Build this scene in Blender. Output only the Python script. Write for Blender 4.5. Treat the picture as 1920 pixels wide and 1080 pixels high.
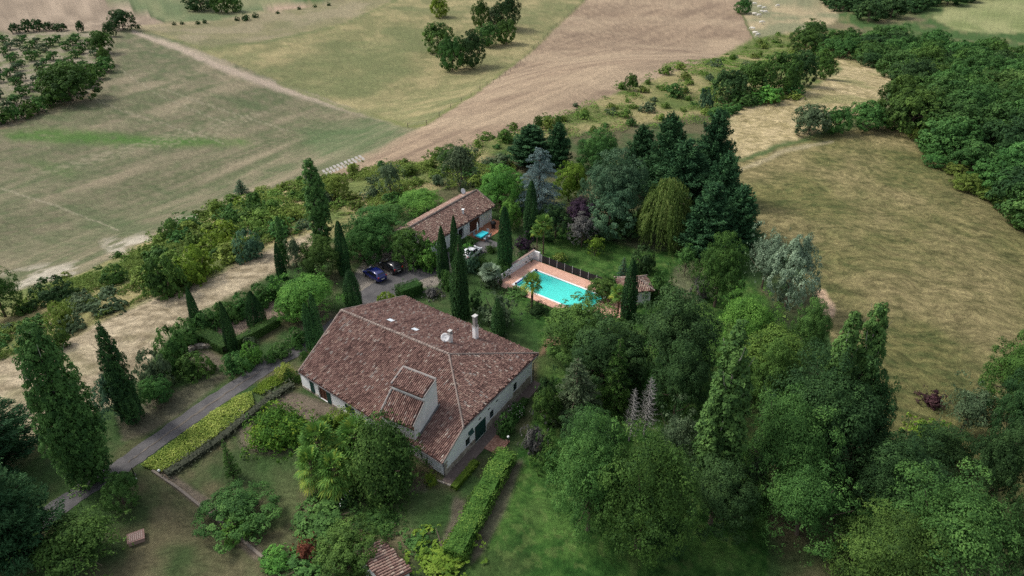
import bpy, math, random
import numpy as np
from math import radians, pi, sin, cos

scene = bpy.context.scene
for _o in list(bpy.data.objects):
    bpy.data.objects.remove(_o)
C = scene.collection

# ------------------------------------------------------------ camera
FPX, HCAM, PITCH = 1300.0, 51.0, radians(32)
CP, SP = cos(PITCH), sin(PITCH)
cd = bpy.data.cameras.new('camera')
cam = bpy.data.objects.new('camera', cd)
C.objects.link(cam)
cd.sensor_width = 36
cd.lens = 36 * FPX / 1920
cd.clip_end = 6000
cam.location = (0, 0, HCAM)
cam.rotation_euler = (radians(90) - PITCH, 0, 0)
scene.camera = cam

# ------------------------------------------------------------ world + sun
SUN_EL, SUN_AZ = radians(48), radians(-68)      # azimuth measured from +Y, negative = west (left of the picture)
world = bpy.data.worlds.new("World")
scene.world = world
world.use_nodes = True
wn = world.node_tree
wn.nodes.clear()
sky = wn.nodes.new('ShaderNodeTexSky')
sky.sky_type = 'NISHITA'
sky.sun_disc = False
sky.sun_elevation = SUN_EL
sky.sun_rotation = SUN_AZ
sky.air_density = 1.0
sky.dust_density = 3.5
sky.ozone_density = 1.0
bg = wn.nodes.new('ShaderNodeBackground')
bg.inputs[1].default_value = 0.14
wo = wn.nodes.new('ShaderNodeOutputWorld')
hsv = wn.nodes.new('ShaderNodeHueSaturation')      # thin overcast: a paler sky than the clear one
hsv.inputs['Saturation'].default_value = .45
wn.links.new(sky.outputs[0], hsv.inputs['Color'])
wn.links.new(hsv.outputs[0], bg.inputs[0])
wn.links.new(bg.outputs[0], wo.inputs[0])
sd = bpy.data.lights.new('sun', 'SUN')
sd.energy = 1.7
sd.angle = radians(11)
sd.color = (1.0, 0.95, 0.87)
sun = bpy.data.objects.new('sun', sd)
C.objects.link(sun)
from mathutils import Vector
_sv = Vector((sin(SUN_AZ) * cos(SUN_EL), cos(SUN_AZ) * cos(SUN_EL), sin(SUN_EL)))
sun.rotation_euler = _sv.to_track_quat('Z', 'Y').to_euler()
scene.view_settings.view_transform = 'Standard'
scene.view_settings.look = 'None'
scene.view_settings.exposure = 0.52
scene.view_settings.gamma = 1.0
scene.cycles.max_bounces = 6
scene.cycles.diffuse_bounces = 3
scene.cycles.glossy_bounces = 2
scene.cycles.transmission_bounces = 3
scene.cycles.transparent_max_bounces = 6
scene.cycles.use_denoising = False

# ------------------------------------------------------------ numeric helpers
def _h(ix, iy, seed):
    n = (ix.astype(np.int64) * 374761393 + iy.astype(np.int64) * 668265263 + seed * 1442695041) & 0xffffffff
    n = ((n ^ (n >> 13)) * 1274126177) & 0xffffffff
    n = ((n ^ (n >> 16)) * 2246822519) & 0xffffffff
    n = n ^ (n >> 15)
    return (n & 0xffffff) / float(0xffffff)

def vnoise(x, y, seed=0):
    x = np.asarray(x, float); y = np.asarray(y, float)
    ix = np.floor(x); iy = np.floor(y)
    fx = x - ix; fy = y - iy
    fx = fx * fx * (3 - 2 * fx); fy = fy * fy * (3 - 2 * fy)
    a = _h(ix, iy, seed); b = _h(ix + 1, iy, seed); c = _h(ix, iy + 1, seed); d = _h(ix + 1, iy + 1, seed)
    return (a * (1 - fx) + b * fx) * (1 - fy) + (c * (1 - fx) + d * fx) * fy

def fbm(x, y, seed=0, oct=4, gain=.5):
    s = 0; a = 1; t = 0
    for k in range(oct):
        s = s + a * vnoise(x * 2 ** k + 17.3 * k, y * 2 ** k - 9.1 * k, seed + k)
        t += a; a *= gain
    return s / t

def sst(a, b, x):
    t = np.clip((x - a) / (b - a), 0, 1)
    return t * t * (3 - 2 * t)

# terrain height: a farm on a ridge running away to the upper right
def Z(x, y):
    x = np.asarray(x, float); y = np.asarray(y, float)
    rx, ry = x + 10, y - 60
    d = -0.85 * rx + 0.53 * ry
    s = 0.53 * rx + 0.85 * ry
    hp = (1 - sst(32, 118, d)) * (1 - 0.85 * sst(26, 140, -d)) * (1 - sst(135, 260, s))
    z = -17 * (1 - hp)
    z = z + (fbm(x / 60, y / 60, 5, 3) - .5) * 5 * (1 - hp) ** 1.0
    far = sst(380, 1500, np.hypot(x, y))
    z = z + far * 60 * fbm(x / 500, y / 500, 9, 2)
    return z

def ray(px, py):
    u = (px - 960) / FPX; v = (py - 540) / FPX
    return np.array([u, CP - v * SP, -SP - v * CP])

def W(px, py, z=0.0):
    d = ray(px, py)
    return d * ((z - HCAM) / d[2]) + np.array([0, 0, HCAM])

def G(px, py):
    """ground point seen at a pixel of the 1920x1080 picture"""
    d = ray(px, py)
    ts = np.concatenate([np.arange(30, 200, 1.5), np.arange(200, 900, 5)])
    P = d[None, :] * ts[:, None]
    hh = HCAM + P[:, 2] - Z(P[:, 0], P[:, 1])
    k = np.argmax(hh < 0)
    if hh[k] >= 0: k = len(ts) - 1
    a, b = ts[k - 1], ts[k]
    for _ in range(18):
        m = (a + b) / 2
        if HCAM + d[2] * m - Z(d[0] * m, d[1] * m) < 0: b = m
        else: a = m
    return np.array([d[0] * a, d[1] * a, HCAM + d[2] * a])

def PX(x, y, z):
    zz = z - HCAM
    dd = y * CP - zz * SP
    dd = np.where(dd < 1, 1, dd)
    return 960 + FPX * x / dd, 540 + FPX * (-zz * CP - y * SP) / dd

# ------------------------------------------------------------ materials
MATS = {}
def new_mat(name):
    m = bpy.data.materials.new(name)
    m.use_nodes = True
    return m, m.node_tree, m.node_tree.nodes['Principled BSDF']

def plain(name, col, rough=.7, spec=.3, metal=0, noise=0.0, nscale=3.0, bump=0.0, bscale=20., trans=0):
    if name in MATS: return MATS[name]
    m, nt, b = new_mat(name)
    b.inputs['Roughness'].default_value = rough
    b.inputs['Specular IOR Level'].default_value = spec
    b.inputs['Metallic'].default_value = metal
    b.inputs['Base Color'].default_value = (*col, 1)
    if noise or bump:
        tc = nt.nodes.new('ShaderNodeTexCoord')
        n = nt.nodes.new('ShaderNodeTexNoise')
        n.inputs['Scale'].default_value = nscale
        n.inputs['Detail'].default_value = 6
        nt.links.new(tc.outputs['Object'], n.inputs['Vector'])
        if noise:
            mx = nt.nodes.new('ShaderNodeMix'); mx.data_type = 'RGBA'
            mx.inputs['A'].default_value = (*[c * (1 - noise) for c in col], 1)
            mx.inputs['B'].default_value = (*[min(1, c * (1 + noise)) for c in col], 1)
            nt.links.new(n.outputs['Fac'], mx.inputs['Factor'])
            nt.links.new(mx.outputs['Result'], b.inputs['Base Color'])
        if bump:
            n2 = nt.nodes.new('ShaderNodeTexNoise'); n2.inputs['Scale'].default_value = bscale
            nt.links.new(tc.outputs['Object'], n2.inputs['Vector'])
            bp = nt.nodes.new('ShaderNodeBump'); bp.inputs['Strength'].default_value = bump
            nt.links.new(n2.outputs['Fac'], bp.inputs['Height'])
            nt.links.new(bp.outputs[0], b.inputs['Normal'])
    MATS[name] = m
    return m

def ramp_mat(name, stops, rough=.85, spec=.2, transl=0.0, objvar=0.0, noise_tint=0.0, nscale=.5):
    """colour from the face attribute 'tint' through a ramp"""
    if name in MATS: return MATS[name]
    m, nt, b = new_mat(name)
    at = nt.nodes.new('ShaderNodeAttribute'); at.attribute_name = 'tint'
    rp = nt.nodes.new('ShaderNodeValToRGB')
    el = rp.color_ramp.elements
    while len(el) > 1: el.remove(el[-1])
    el[0].position = stops[0][0]; el[0].color = (*stops[0][1], 1)
    for p, c in stops[1:]:
        e = el.new(p); e.color = (*c, 1)
    fac = at.outputs['Fac']
    if noise_tint:
        tc = nt.nodes.new('ShaderNodeTexCoord')
        n = nt.nodes.new('ShaderNodeTexNoise'); n.inputs['Scale'].default_value = nscale; n.inputs['Detail'].default_value = 3
        nt.links.new(tc.outputs['Object'], n.inputs['Vector'])
        s1 = nt.nodes.new('ShaderNodeMath'); s1.operation = 'SUBTRACT'; s1.inputs[1].default_value = .5
        nt.links.new(n.outputs['Fac'], s1.inputs[0])
        s2 = nt.nodes.new('ShaderNodeMath'); s2.operation = 'MULTIPLY_ADD'; s2.inputs[1].default_value = noise_tint
        nt.links.new(s1.outputs[0], s2.inputs[0]); nt.links.new(fac, s2.inputs[2])
        fac = s2.outputs[0]
    nt.links.new(fac, rp.inputs['Fac'])
    col = rp.outputs['Color']
    if objvar:
        oi = nt.nodes.new('ShaderNodeObjectInfo')
        hs = nt.nodes.new('ShaderNodeHueSaturation')
        mr = nt.nodes.new('ShaderNodeMapRange')
        mr.inputs['To Min'].default_value = 1 - objvar; mr.inputs['To Max'].default_value = 1 + objvar
        nt.links.new(oi.outputs['Random'], mr.inputs['Value'])
        nt.links.new(mr.outputs[0], hs.inputs['Value'])
        m2 = nt.nodes.new('ShaderNodeMath'); m2.operation = 'MULTIPLY'; m2.inputs[1].default_value = 7.13
        fr = nt.nodes.new('ShaderNodeMath'); fr.operation = 'FRACT'
        nt.links.new(oi.outputs['Random'], m2.inputs[0]); nt.links.new(m2.outputs[0], fr.inputs[0])
        mh = nt.nodes.new('ShaderNodeMapRange')
        mh.inputs['To Min'].default_value = .5 - objvar * .09; mh.inputs['To Max'].default_value = .5 + objvar * .09
        nt.links.new(fr.outputs[0], mh.inputs['Value']); nt.links.new(mh.outputs[0], hs.inputs['Hue'])
        nt.links.new(col, hs.inputs['Color']); col = hs.outputs['Color']
    nt.links.new(col, b.inputs['Base Color'])
    b.inputs['Roughness'].default_value = rough
    b.inputs['Specular IOR Level'].default_value = spec
    if transl:
        out = nt.nodes['Material Output']
        t = nt.nodes.new('ShaderNodeBsdfTranslucent')
        mx = nt.nodes.new('ShaderNodeMixShader'); mx.inputs[0].default_value = transl
        nt.links.new(col, t.inputs['Color'])
        nt.links.new(b.outputs[0], mx.inputs[1]); nt.links.new(t.outputs[0], mx.inputs[2])
        nt.links.new(mx.outputs[0], out.inputs['Surface'])
    MATS[name] = m
    return m

def foliage(name, dark, light, tip=None, transl=.22, objvar=.12):
    tip = tip or tuple(c * 1.25 for c in light)
    return ramp_mat(name, [(0, dark), (.55, light), (1, tip)], rough=.7, spec=.12, transl=transl, objvar=objvar)

# foliage palettes (real-world albedo)
FG = 1.52
def fo(name, d, l, t=None, **k):
    s = lambda c: tuple(v * FG for v in c)
    return foliage(name, s(d), s(l), s(t) if t else None, **k)
F_OAK   = fo('leaf_oak', (0.018, 0.044, 0.011), (0.050, 0.102, 0.021), (0.085, 0.155, 0.032))
F_DARK  = fo('leaf_dark', (0.012, 0.032, 0.011), (0.030, 0.067, 0.021), (0.051, 0.104, 0.030))
F_MID   = fo('leaf_mid', (0.020, 0.056, 0.014), (0.051, 0.121, 0.029), (0.085, 0.174, 0.041))
F_BRIGHT= fo('leaf_bright', (0.031, 0.087, 0.018), (0.072, 0.179, 0.030), (0.126, 0.258, 0.048))
F_LIME  = fo('leaf_lime', (.048, .090, .012), (.110, .175, .020), (.180, .245, .034))
F_YEL   = fo('leaf_yellow', (.110, .170, .030), (.250, .300, .060), (.400, .420, .120))
F_YG = fo('leaf_yellowgreen', (.028, .066, .014), (.076, .142, .026), (.128, .208, .040))
F_MAROON = fo('leaf_maroon', (.018, .010, .012), (.042, .020, .024), (.080, .040, .044))
F_LAV = fo('leaf_lavender', (.026, .030, .020), (.066, .072, .046), (.110, .125, .080))
F_HEDGB = fo('leaf_hedge_bright', (.032, .080, .014), (.078, .148, .026), (.135, .205, .038))
F_BLUE  = fo('leaf_bluegreen', (.022, .055, .030), (.058, .115, .060), (.095, .165, .085))
F_CEDAR = fo('leaf_bluecedar', (.050, .080, .080), (.120, .170, .165), (.190, .250, .240))
F_SILV  = fo('leaf_silver', (.060, .095, .060), (.135, .195, .125), (.210, .280, .190))
F_CYP   = fo('leaf_cypress', (0.009, 0.028, 0.011), (0.023, 0.063, 0.018), (0.043, 0.099, 0.027), transl=.08, objvar=.10)
F_LEY   = fo('leaf_conifer', (0.009, 0.032, 0.012), (0.027, 0.073, 0.029), (0.051, 0.116, 0.043), transl=.08, objvar=.10)
F_POP   = fo('leaf_poplar', (0.023, 0.057, 0.016), (0.057, 0.120, 0.030), (0.097, 0.183, 0.048))
F_WIL   = fo('leaf_willow', (.036, .064, .016), (.098, .140, .034), (.185, .225, .066))
F_PUR   = fo('leaf_purple', (.016, .010, .018), (.034, .020, .036), (.065, .040, .060), objvar=.05)
F_GREYP = fo('leaf_greypurple', (.040, .040, .040), (.090, .088, .080), (.155, .150, .140), objvar=.05)
F_RED   = fo('leaf_red', (.045, .018, .012), (.110, .036, .022), (.190, .070, .040), objvar=.05)
F_PALM  = fo('leaf_palm', (.028, .075, .016), (.080, .160, .030), (.280, .290, .040), objvar=.08)
F_HEDGE = fo('leaf_hedge', (0.017, 0.044, 0.011), (0.042, 0.092, 0.020), (0.078, 0.140, 0.031), objvar=.10)
F_SCRUB = fo('leaf_scrub', (.050, .085, .016), (.115, .175, .034), (.180, .240, .058), objvar=.22)
F_JUN   = fo('leaf_juniper', (.022, .066, .010), (.064, .145, .018), (.160, .225, .024), objvar=.05)
F_OLV   = fo('leaf_olive', (.030, .052, .026), (.072, .108, .052), (.120, .160, .085))
F_WOOD  = fo('leaf_wood', (0.020, 0.052, 0.013), (0.053, 0.114, 0.029), (0.090, 0.169, 0.043), objvar=.22)
BARK  = plain('bark', (.11, .085, .065), .9, .1, noise=.4, nscale=6)
BARKP = plain('bark_pale', (.34, .32, .28), .9, .1, noise=.3, nscale=6)
DEADW = plain('dead_wood', (.25, .24, .225), .9, .1, noise=.25, nscale=4)

# ------------------------------------------------------------ mesh helpers
def mk(name, V, F, mat, parent=None, tint=None, smooth=False, col=None):
    """V (n,3) array; F list of int arrays (m,k) or python lists"""
    V = np.asarray(V, dtype=np.float32).reshape(-1, 3)
    if isinstance(F, np.ndarray): F = [F]
    me = bpy.data.meshes.new(name)
    sizes = []; idx = []
    if len(F) and isinstance(F[0], np.ndarray):
        for f in F:
            sizes.append(np.full(len(f), f.shape[1], np.int32)); idx.append(f.reshape(-1).astype(np.int32))
        sizes = np.concatenate(sizes); idx = np.concatenate(idx)
    else:
        sizes = np.array([len(f) for f in F], np.int32); idx = np.array([i for f in F for i in f], np.int32)
    me.vertices.add(len(V)); me.vertices.foreach_set('co', V.ravel())
    me.loops.add(len(idx)); me.loops.foreach_set('vertex_index', idx)
    me.polygons.add(len(sizes))
    st = np.zeros(len(sizes), np.int32); st[1:] = np.cumsum(sizes)[:-1]
    me.polygons.foreach_set('loop_start', st); me.polygons.foreach_set('loop_total', sizes)
    if tint is not None:
        a = me.attributes.new('tint', 'FLOAT', 'FACE'); a.data.foreach_set('value', np.asarray(tint, np.float32))
    if col is not None:
        a = me.attributes.new('col', 'FLOAT_COLOR', 'POINT')
        c4 = np.ones((len(V), 4), np.float32); c4[:, :col.shape[1]] = col
        a.data.foreach_set('color', c4.ravel())
    me.update(calc_edges=True)
    me.polygons.foreach_set('use_smooth', np.full(len(sizes), bool(smooth)))
    for m in (mat if isinstance(mat, (list, tuple)) else [mat]): me.materials.append(m)
    o = bpy.data.objects.new(name, me)
    C.objects.link(o)
    if parent: o.parent = parent
    return o

def tag(o, label=None, cat=None, group=None, kind=None):
    if label: o['label'] = label
    if cat: o['category'] = cat
    if group: o['group'] = group
    if kind: o['kind'] = kind
    return o

def thing(name, label, cat, loc=(0, 0, 0), rz=0, group=None):
    o = bpy.data.objects.new(name, None)
    C.objects.link(o)
    o.empty_display_size = .3
    o.location = tuple(float(v) for v in loc); o.rotation_euler = (0, 0, rz)
    return tag(o, label, cat, group)

def structure(o): o['kind'] = 'structure'; return o

class MB:
    """collects boxes, prisms and tubes into one mesh"""
    def __init__(s): s.V = []; s.F = []
    def add(s, V, F):
        k = len(s.V); s.V += [tuple(float(c) for c in v) for v in V]; s.F += [tuple(i + k for i in f) for f in F]; return s
    def box(s, c, d, rz=0, bev=0):
        cx, cy, cz = c; x, y, z = [q / 2 for q in d]
        V = [(a * x, b * y, e * z) for e in (-1, 1) for a, b in ((-1, -1), (1, -1), (1, 1), (-1, 1))]
        cr, sr = cos(rz), sin(rz)
        V = [(cx + a * cr - b * sr, cy + a * sr + b * cr, cz + e) for a, b, e in V]
        return s.add(V, [(3, 2, 1, 0), (4, 5, 6, 7), (0, 1, 5, 4), (1, 2, 6, 5), (2, 3, 7, 6), (3, 0, 4, 7)])
    def prism(s, poly, z0, z1):
        n = len(poly)
        zz0 = z0 if hasattr(z0, '__len__') else [z0] * n
        zz1 = z1 if hasattr(z1, '__len__') else [z1] * n
        V = [(p[0], p[1], zz0[i]) for i, p in enumerate(poly)] + [(p[0], p[1], zz1[i]) for i, p in enumerate(poly)]
        F = [tuple(range(n - 1, -1, -1)), tuple(range(n, 2 * n))] + [(i, (i + 1) % n, n + (i + 1) % n, n + i) for i in range(n)]
        return s.add(V, F)
    def slab(s, pts, th):
        """3-D polygon pushed down by th"""
        n = len(pts)
        V = [tuple(p) for p in pts] + [(p[0], p[1], p[2] - th) for p in pts]
        return s.add(V, [tuple(range(n)), tuple(range(2 * n - 1, n - 1, -1))] + [(i, n + i, n + (i + 1) % n, (i + 1) % n) for i in range(n)])
    def tube(s, pts, rad, n=6, cap=True):
        pts = [np.array(p, float) for p in pts]
        if not hasattr(rad, '__len__'): rad = [rad] * len(pts)
        V = []; F = []
        for i, p in enumerate(pts):
            t = pts[min(i + 1, len(pts) - 1)] - pts[max(i - 1, 0)]
            t = t / (np.linalg.norm(t) + 1e-9)
            a = np.cross(t, (0, 0, 1) if abs(t[2]) < .9 else (1, 0, 0)); a /= np.linalg.norm(a)
            b = np.cross(t, a)
            for k in range(n):
                w = 2 * pi * k / n
                V.append(p + rad[i] * (cos(w) * a + sin(w) * b))
        for i in range(len(pts) - 1):
            for k in range(n):
                F.append((i * n + k, i * n + (k + 1) % n, (i + 1) * n + (k + 1) % n, (i + 1) * n + k))
        if cap:
            F.append(tuple(range(n - 1, -1, -1))); F.append(tuple((len(pts) - 1) * n + k for k in range(n)))
        return s.add(V, F)
    def lathe(s, prof, c=(0, 0, 0), n=12):
        V = []; F = []
        for r, z in prof:
            for k in range(n):
                V.append((c[0] + r * cos(2 * pi * k / n), c[1] + r * sin(2 * pi * k / n), c[2] + z))
        for i in range(len(prof) - 1):
            for k in range(n):
                F.append((i * n + k, i * n + (k + 1) % n, (i + 1) * n + (k + 1) % n, (i + 1) * n + k))
        F.append(tuple(range(n - 1, -1, -1))); F.append(tuple((len(prof) - 1) * n + k for k in range(n)))
        return s.add(V, F)
    def build(s, name, mat, parent=None, smooth=False):
        return mk(name, s.V, s.F, mat, parent, smooth=smooth)

def nrm(a):
    return a / (np.linalg.norm(a, axis=-1, keepdims=True) + 1e-9)

def rsph(rng, n):
    return nrm(rng.normal(size=(n, 3)))

def leaf_arrays(P, N, size, rng, aspect=.6, axis=None, jit=.35):
    """one bent diamond per point"""
    n = len(P)
    size = size * (1 + jit * (rng.random(n) * 2 - 1)) if not hasattr(size, '__len__') else size
    if axis is None: axis = rsph(rng, n)
    T = nrm(axis - N * np.sum(axis * N, 1, keepdims=True) + 1e-4)
    B = np.cross(N, T)
    s = size[:, None] if hasattr(size, '__len__') else size
    k = .25
    V = np.stack([P - T * s * .5, P + B * s * .5 * aspect + N * s * k * .3, P + T * s * .5 - N * s * k * .2, P - B * s * .5 * aspect + N * s * k * .3], 1).reshape(-1, 3)
    F = np.arange(4 * n).reshape(-1, 4)
    return V, F

# ------------------------------------------------------------ terrain regions, painted by kind of ground
def pip(x, y, poly):
    r = np.zeros(x.shape, bool)
    n = len(poly)
    for i in range(n):
        x0, y0 = poly[i]; x1, y1 = poly[(i + 1) % n]
        if y0 == y1: continue
        c = ((y0 > y) != (y1 > y)) & (x < (x1 - x0) * (y - y0) / (y1 - y0) + x0)
        r ^= c
    return r

def mask(x, y, poly, soft=3):
    xs = [p[0] for p in poly]; ys = [p[1] for p in poly]
    m = np.zeros(x.shape)
    sel = (x > min(xs) - soft * 2) & (x < max(xs) + soft * 2) & (y > min(ys) - soft * 2) & (y < max(ys) + soft * 2)
    xx = x[sel]; yy = y[sel]; acc = np.zeros(xx.shape)
    offs = [(-.7, -.3), (.3, -.7), (.7, .3), (-.3, .7), (0, 0)]
    for a, b in offs: acc += pip(xx + a * soft, yy + b * soft, poly)
    m[sel] = acc / len(offs)
    return m

def stroke(x, y, pts, w, soft=.6):
    """soft mask around a polyline; w = half width in px (scalar or per point)"""
    d = np.full(x.shape, 1e9)
    if not hasattr(w, '__len__'): w = [w] * len(pts)
    for i in range(len(pts) - 1):
        ax, ay = pts[i]; bx, by = pts[i + 1]
        L = (bx - ax) ** 2 + (by - ay) ** 2
        t = np.clip(((x - ax) * (bx - ax) + (y - ay) * (by - ay)) / L, 0, 1)
        dd = np.hypot(x - ax - t * (bx - ax), y - ay - t * (by - ay)) / (w[i] + (w[i + 1] - w[i]) * t)
        d = np.minimum(d, dd)
    return 1 - sst(1 - soft, 1 + soft, d)

RG = {}
RG['stubble'] = [(-900, 420), (-300, 340), (0, 240), (90, 205), (160, 172), (195, 135), (212, 62), (240, 52), (300, 66), (420, 112), (520, 150), (640, 190), (765, 228), (775, 245), (700, 285), (640, 320), (610, 345), (480, 360), (405, 388), (365, 412), (270, 455), (155, 512), (30, 545), (-300, 640), (-900, 800)]
RG['pasture'] = [(240, 52), (380, 42), (500, 22), (640, 0), (700, -60), (1300, -60), (1160, -60), (1098, 0), (1050, 45), (1000, 95), (900, 170), (800, 237), (765, 240), (640, 196), (520, 152), (420, 112), (300, 66)]
RG['plough'] = [(1098, 0), (1160, -70), (1390, -70), (1392, 20), (1412, 72), (1350, 105), (1180, 165), (1010, 235), (880, 275), (760, 310), (640, 345), (590, 335), (610, 325), (700, 285), (775, 245), (800, 237), (900, 170), (1000, 95), (1050, 45)]
RG['cows'] = [(1390, -60), (1500, -60), (1560, 10), (1575, 30), (1560, 45), (1480, 62), (1412, 74), (1394, 24)]
RG['brown_far'] = [(-900, -80), (150, -80), (200, 0), (255, 18), (310, 42), (240, 52), (215, 62), (120, 60), (-200, 66), (-900, 90)]
RG['green_far'] = [(150, -80), (700, -60), (560, 5), (500, 20), (400, 40), (310, 42), (255, 18), (200, 0)]
RG['orchard'] = [(-900, 90), (-200, 66), (215, 58), (205, 130), (170, 175), (90, 208), (0, 238), (-300, 330), (-900, 420)]
RG['far_right'] = [(1740, 28), (1830, 2), (1900, -60), (2600, -60), (2600, 130), (1920, 62), (1860, 62), (1790, 55)]
RG['straw'] = [(-500, 800), (-100, 700), (60, 660), (150, 625), (250, 575), (330, 540), (400, 520), (475, 478), (520, 458), (560, 445), (600, 430), (590, 470), (530, 505), (420, 560), (320, 620), (280, 680), (240, 740), (120, 800), (0, 840), (-500, 1000)]
RG['meadow_a'] = [(1355, 215), (1400, 200), (1500, 180), (1580, 130), (1570, 108), (1620, 118), (1672, 145), (1650, 200), (1500, 262), (1420, 285), (1375, 310)]
RG['meadow_b'] = [(1375, 310), (1420, 290), (1500, 262), (1640, 235), (1710, 240), (1780, 300), (1920, 425), (2500, 800), (2500, 1200), (1780, 1000), (1690, 850), (1600, 720), (1540, 600), (1500, 500), (1420, 440)]
RG['lawn_dark'] = [(985, 440), (1180, 400), (1330, 460), (1440, 560), (1440, 1200), (850, 1200), (880, 1040), (960, 870), (1010, 760), (1010, 640), (960, 600)]
RG['lawn_left'] = [(120, 1200), (200, 980), (240, 880), (290, 870), (500, 720), (560, 745), (700, 820), (860, 920), (850, 1040), (800, 1200)]
RG['garden'] = [(120, 1200), (160, 1000), (60, 900), (160, 760), (290, 660), (330, 620), (420, 560), (520, 505), (600, 470), (720, 420), (860, 330), (960, 270), (1340, 210), (1400, 300), (1440, 480), (1560, 560), (1620, 700), (1720, 860), (1700, 1200)]

TERR = None
def build_terrain():
    az = np.concatenate([np.arange(-180, -46, 3.0), np.arange(-46, -39.5, .5), np.arange(-39.5, 39.5, .125), np.arange(39.5, 46, .5), np.arange(46, 180.1, 3.0)])
    dep = np.concatenate([[89.9, 85, 80, 75, 70, 65, 61], np.arange(58, 8.0, -.12)])
    r = np.concatenate([(HCAM + 6) / np.tan(np.radians(dep)), [410, 430, 460, 500, 560, 640, 750, 900, 1150, 1500, 2000, 2800]])
    A, R = np.meshgrid(np.radians(az), r)
    x = (R * np.sin(A)).ravel(); y = (R * np.cos(A)).ravel(); z = Z(x, y)
    front = (np.cos(A.ravel()) > .1)
    px, py = PX(x, y, z)
    px = np.where(front, px, -5000); py = np.where(front, py, 5000)
    # wavering boundaries
    wob = np.clip(12 * 110 / (np.hypot(x, y) + 20), 1.5, 9)
    qx = px + (fbm(x / 3, y / 3, 21, 3) - .5) * wob * 1.3; qy = py + (fbm(x / 3, y / 3, 31, 3) - .5) * wob
    n_l = fbm(x / 14, y / 14, 1, 4); n_m = fbm(x / 3.5, y / 3.5, 2, 4); n_s = fbm(x / .8, y / .8, 3, 3)
    def mix(a, b, t):
        t = t[:, None] if hasattr(t, 'shape') else t
        return np.asarray(a) * (1 - t) + np.asarray(b) * t
    def streak(dirpx, across, along, seed, oct=3):
        (a, b) = dirpx
        p, q = G(*a), G(*b)
        v = (q - p)[:2]; v /= np.linalg.norm(v)
        s = x * v[0] + y * v[1]; t = -x * v[1] + y * v[0]
        return fbm(s / along, t / across, seed, oct)
    lawn_g = np.array((.052, .100, .030)); lawn_d = np.array((.150, .130, .075))
    col = mix(mix(lawn_g, lawn_d, sst(.45, .7, n_l)), (.20, .18, .09), sst(.5, .7, n_m) * .5)
    rid = np.zeros(len(x), int)
    names = ['grassland']
    def paint(name, c, soft=3, key=None):
        nonlocal col
        m = mask(qx, qy, RG[name] if isinstance(name, str) else name, soft)
        col = mix(col, c, m)
        if key:
            if key not in names: names.append(key)
            rid[m > .5] = names.index(key)
        return m
    def line(pts, w, c, amt=1., soft=.6):
        nonlocal col
        m = stroke(qx, qy, pts, w, soft) * amt
        col = mix(col, c, m)
    # scrub slope: everything between the valley fields and the garden
    scr = [(-900, 700), (-300, 600), (30, 540), (155, 510), (270, 455), (365, 412), (405, 388), (480, 350), (640, 318), (760, 300), (880, 265), (1010, 225), (1180, 150), (1350, 100), (1412, 66), (1480, 55), (1600, 60), (1600, 110), (1500, 185), (1360, 215), (1330, 240), (950, 330), (850, 400), (600, 450), (400, 530), (100, 660), (-300, 800), (-900, 1000)]
    dry = mix((.20, .185, .075), (.30, .25, .13), n_s)
    paint(scr, mix(mix((.080, .115, .035), (.150, .170, .055), n_m), dry, sst(.42, .62, n_l)), 4, 'scrub_slope')
    # stubble field
    st = streak(((0, 470), (370, 335)), 1.3, 40, 41); st2 = streak(((0, 470), (370, 335)), 5, 60, 42); st3 = streak(((0, 352), (220, 430)), 4, 50, 43)
    base = mix((.120, .130, .066), (.200, .170, .108), sst(.3, .7, st * .5 + n_m * .5))
    base = mix(base, (.300, .235, .160), sst(.50, .72, st2 * .55 + n_l * .45) * .75)
    base = mix(base, (.085, .115, .050), sst(.54, .72, 1 - (st3 * .5 + n_l * .5)) * .6)
    ridge = streak(((0, 470), (370, 335)), .35, 60, 44, 2)
    base = base * (0.74 + .34 * ridge[:, None] + .18 * n_s[:, None]) * np.array((.82, .88, .86))
    paint('stubble', base, 3, 'stubble_field')
    gm = mask(qx, qy, [(0, 250), (70, 240), (150, 244), (300, 258), (460, 262), (480, 272), (330, 274), (140, 270), (20, 262)], 9) * sst(.25, .6, n_m + .15)
    col = mix(col, (.050, .130, .020), gm * .8)
    gm = mask(qx, qy, [(30, 296), (90, 300), (150, 322), (130, 335), (60, 312)], 9)
    col = mix(col, (.060, .120, .030), gm * .45)
    gm = mask(qx, qy, [(560, 245), (700, 225), (770, 240), (690, 285), (600, 300)], 16)
    col = mix(col, (.065, .120, .045), gm * .5)
    line([(250, 60), (330, 88), (420, 128), (520, 163), (620, 192), (700, 214), (755, 232)], [3, 5, 6, 7, 7, 7, 5], (.37, .30, .235), .85, .8)
    line([(300, 75), (360, 95), (420, 115)], 4, (.36, .30, .22), .5, .9)
    line([(0, 352), (100, 385), (220, 430)], 1.3, (.30, .27, .19), .55)
    for a in ([(150, 175), (240, 212), (330, 240), (420, 268)], [(300, 165), (400, 200), (540, 245)], [(210, 120), (300, 180), (420, 230)]):
        line(a, 1.0, (.30, .27, .19), .42)
    for k in range(9):
        x0 = 60 + 42 * k
        line([(x0, 330 - k * 9), (x0 + 130, 285 - k * 11)], 1.2, (.30, .26, .18), .35)
    # chalky patches along its lower edge
    for poly in ([(190, 455), (260, 440), (300, 450), (240, 475), (200, 470)], [(330, 412), (380, 400), (385, 410), (350, 425)], [(0, 520), (60, 500), (150, 495), (140, 515), (30, 545)]):
        m = mask(qx, qy, poly, 10) * sst(.4, .62, n_m)
        col = mix(col, (.42, .38, .31), m * .8)
    paint([(0, 243), (90, 208), (170, 178), (205, 132), (214, 62), (204, 62), (192, 128), (160, 168), (85, 198), (0, 228)], (.27, .19, .12), 3)
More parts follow.
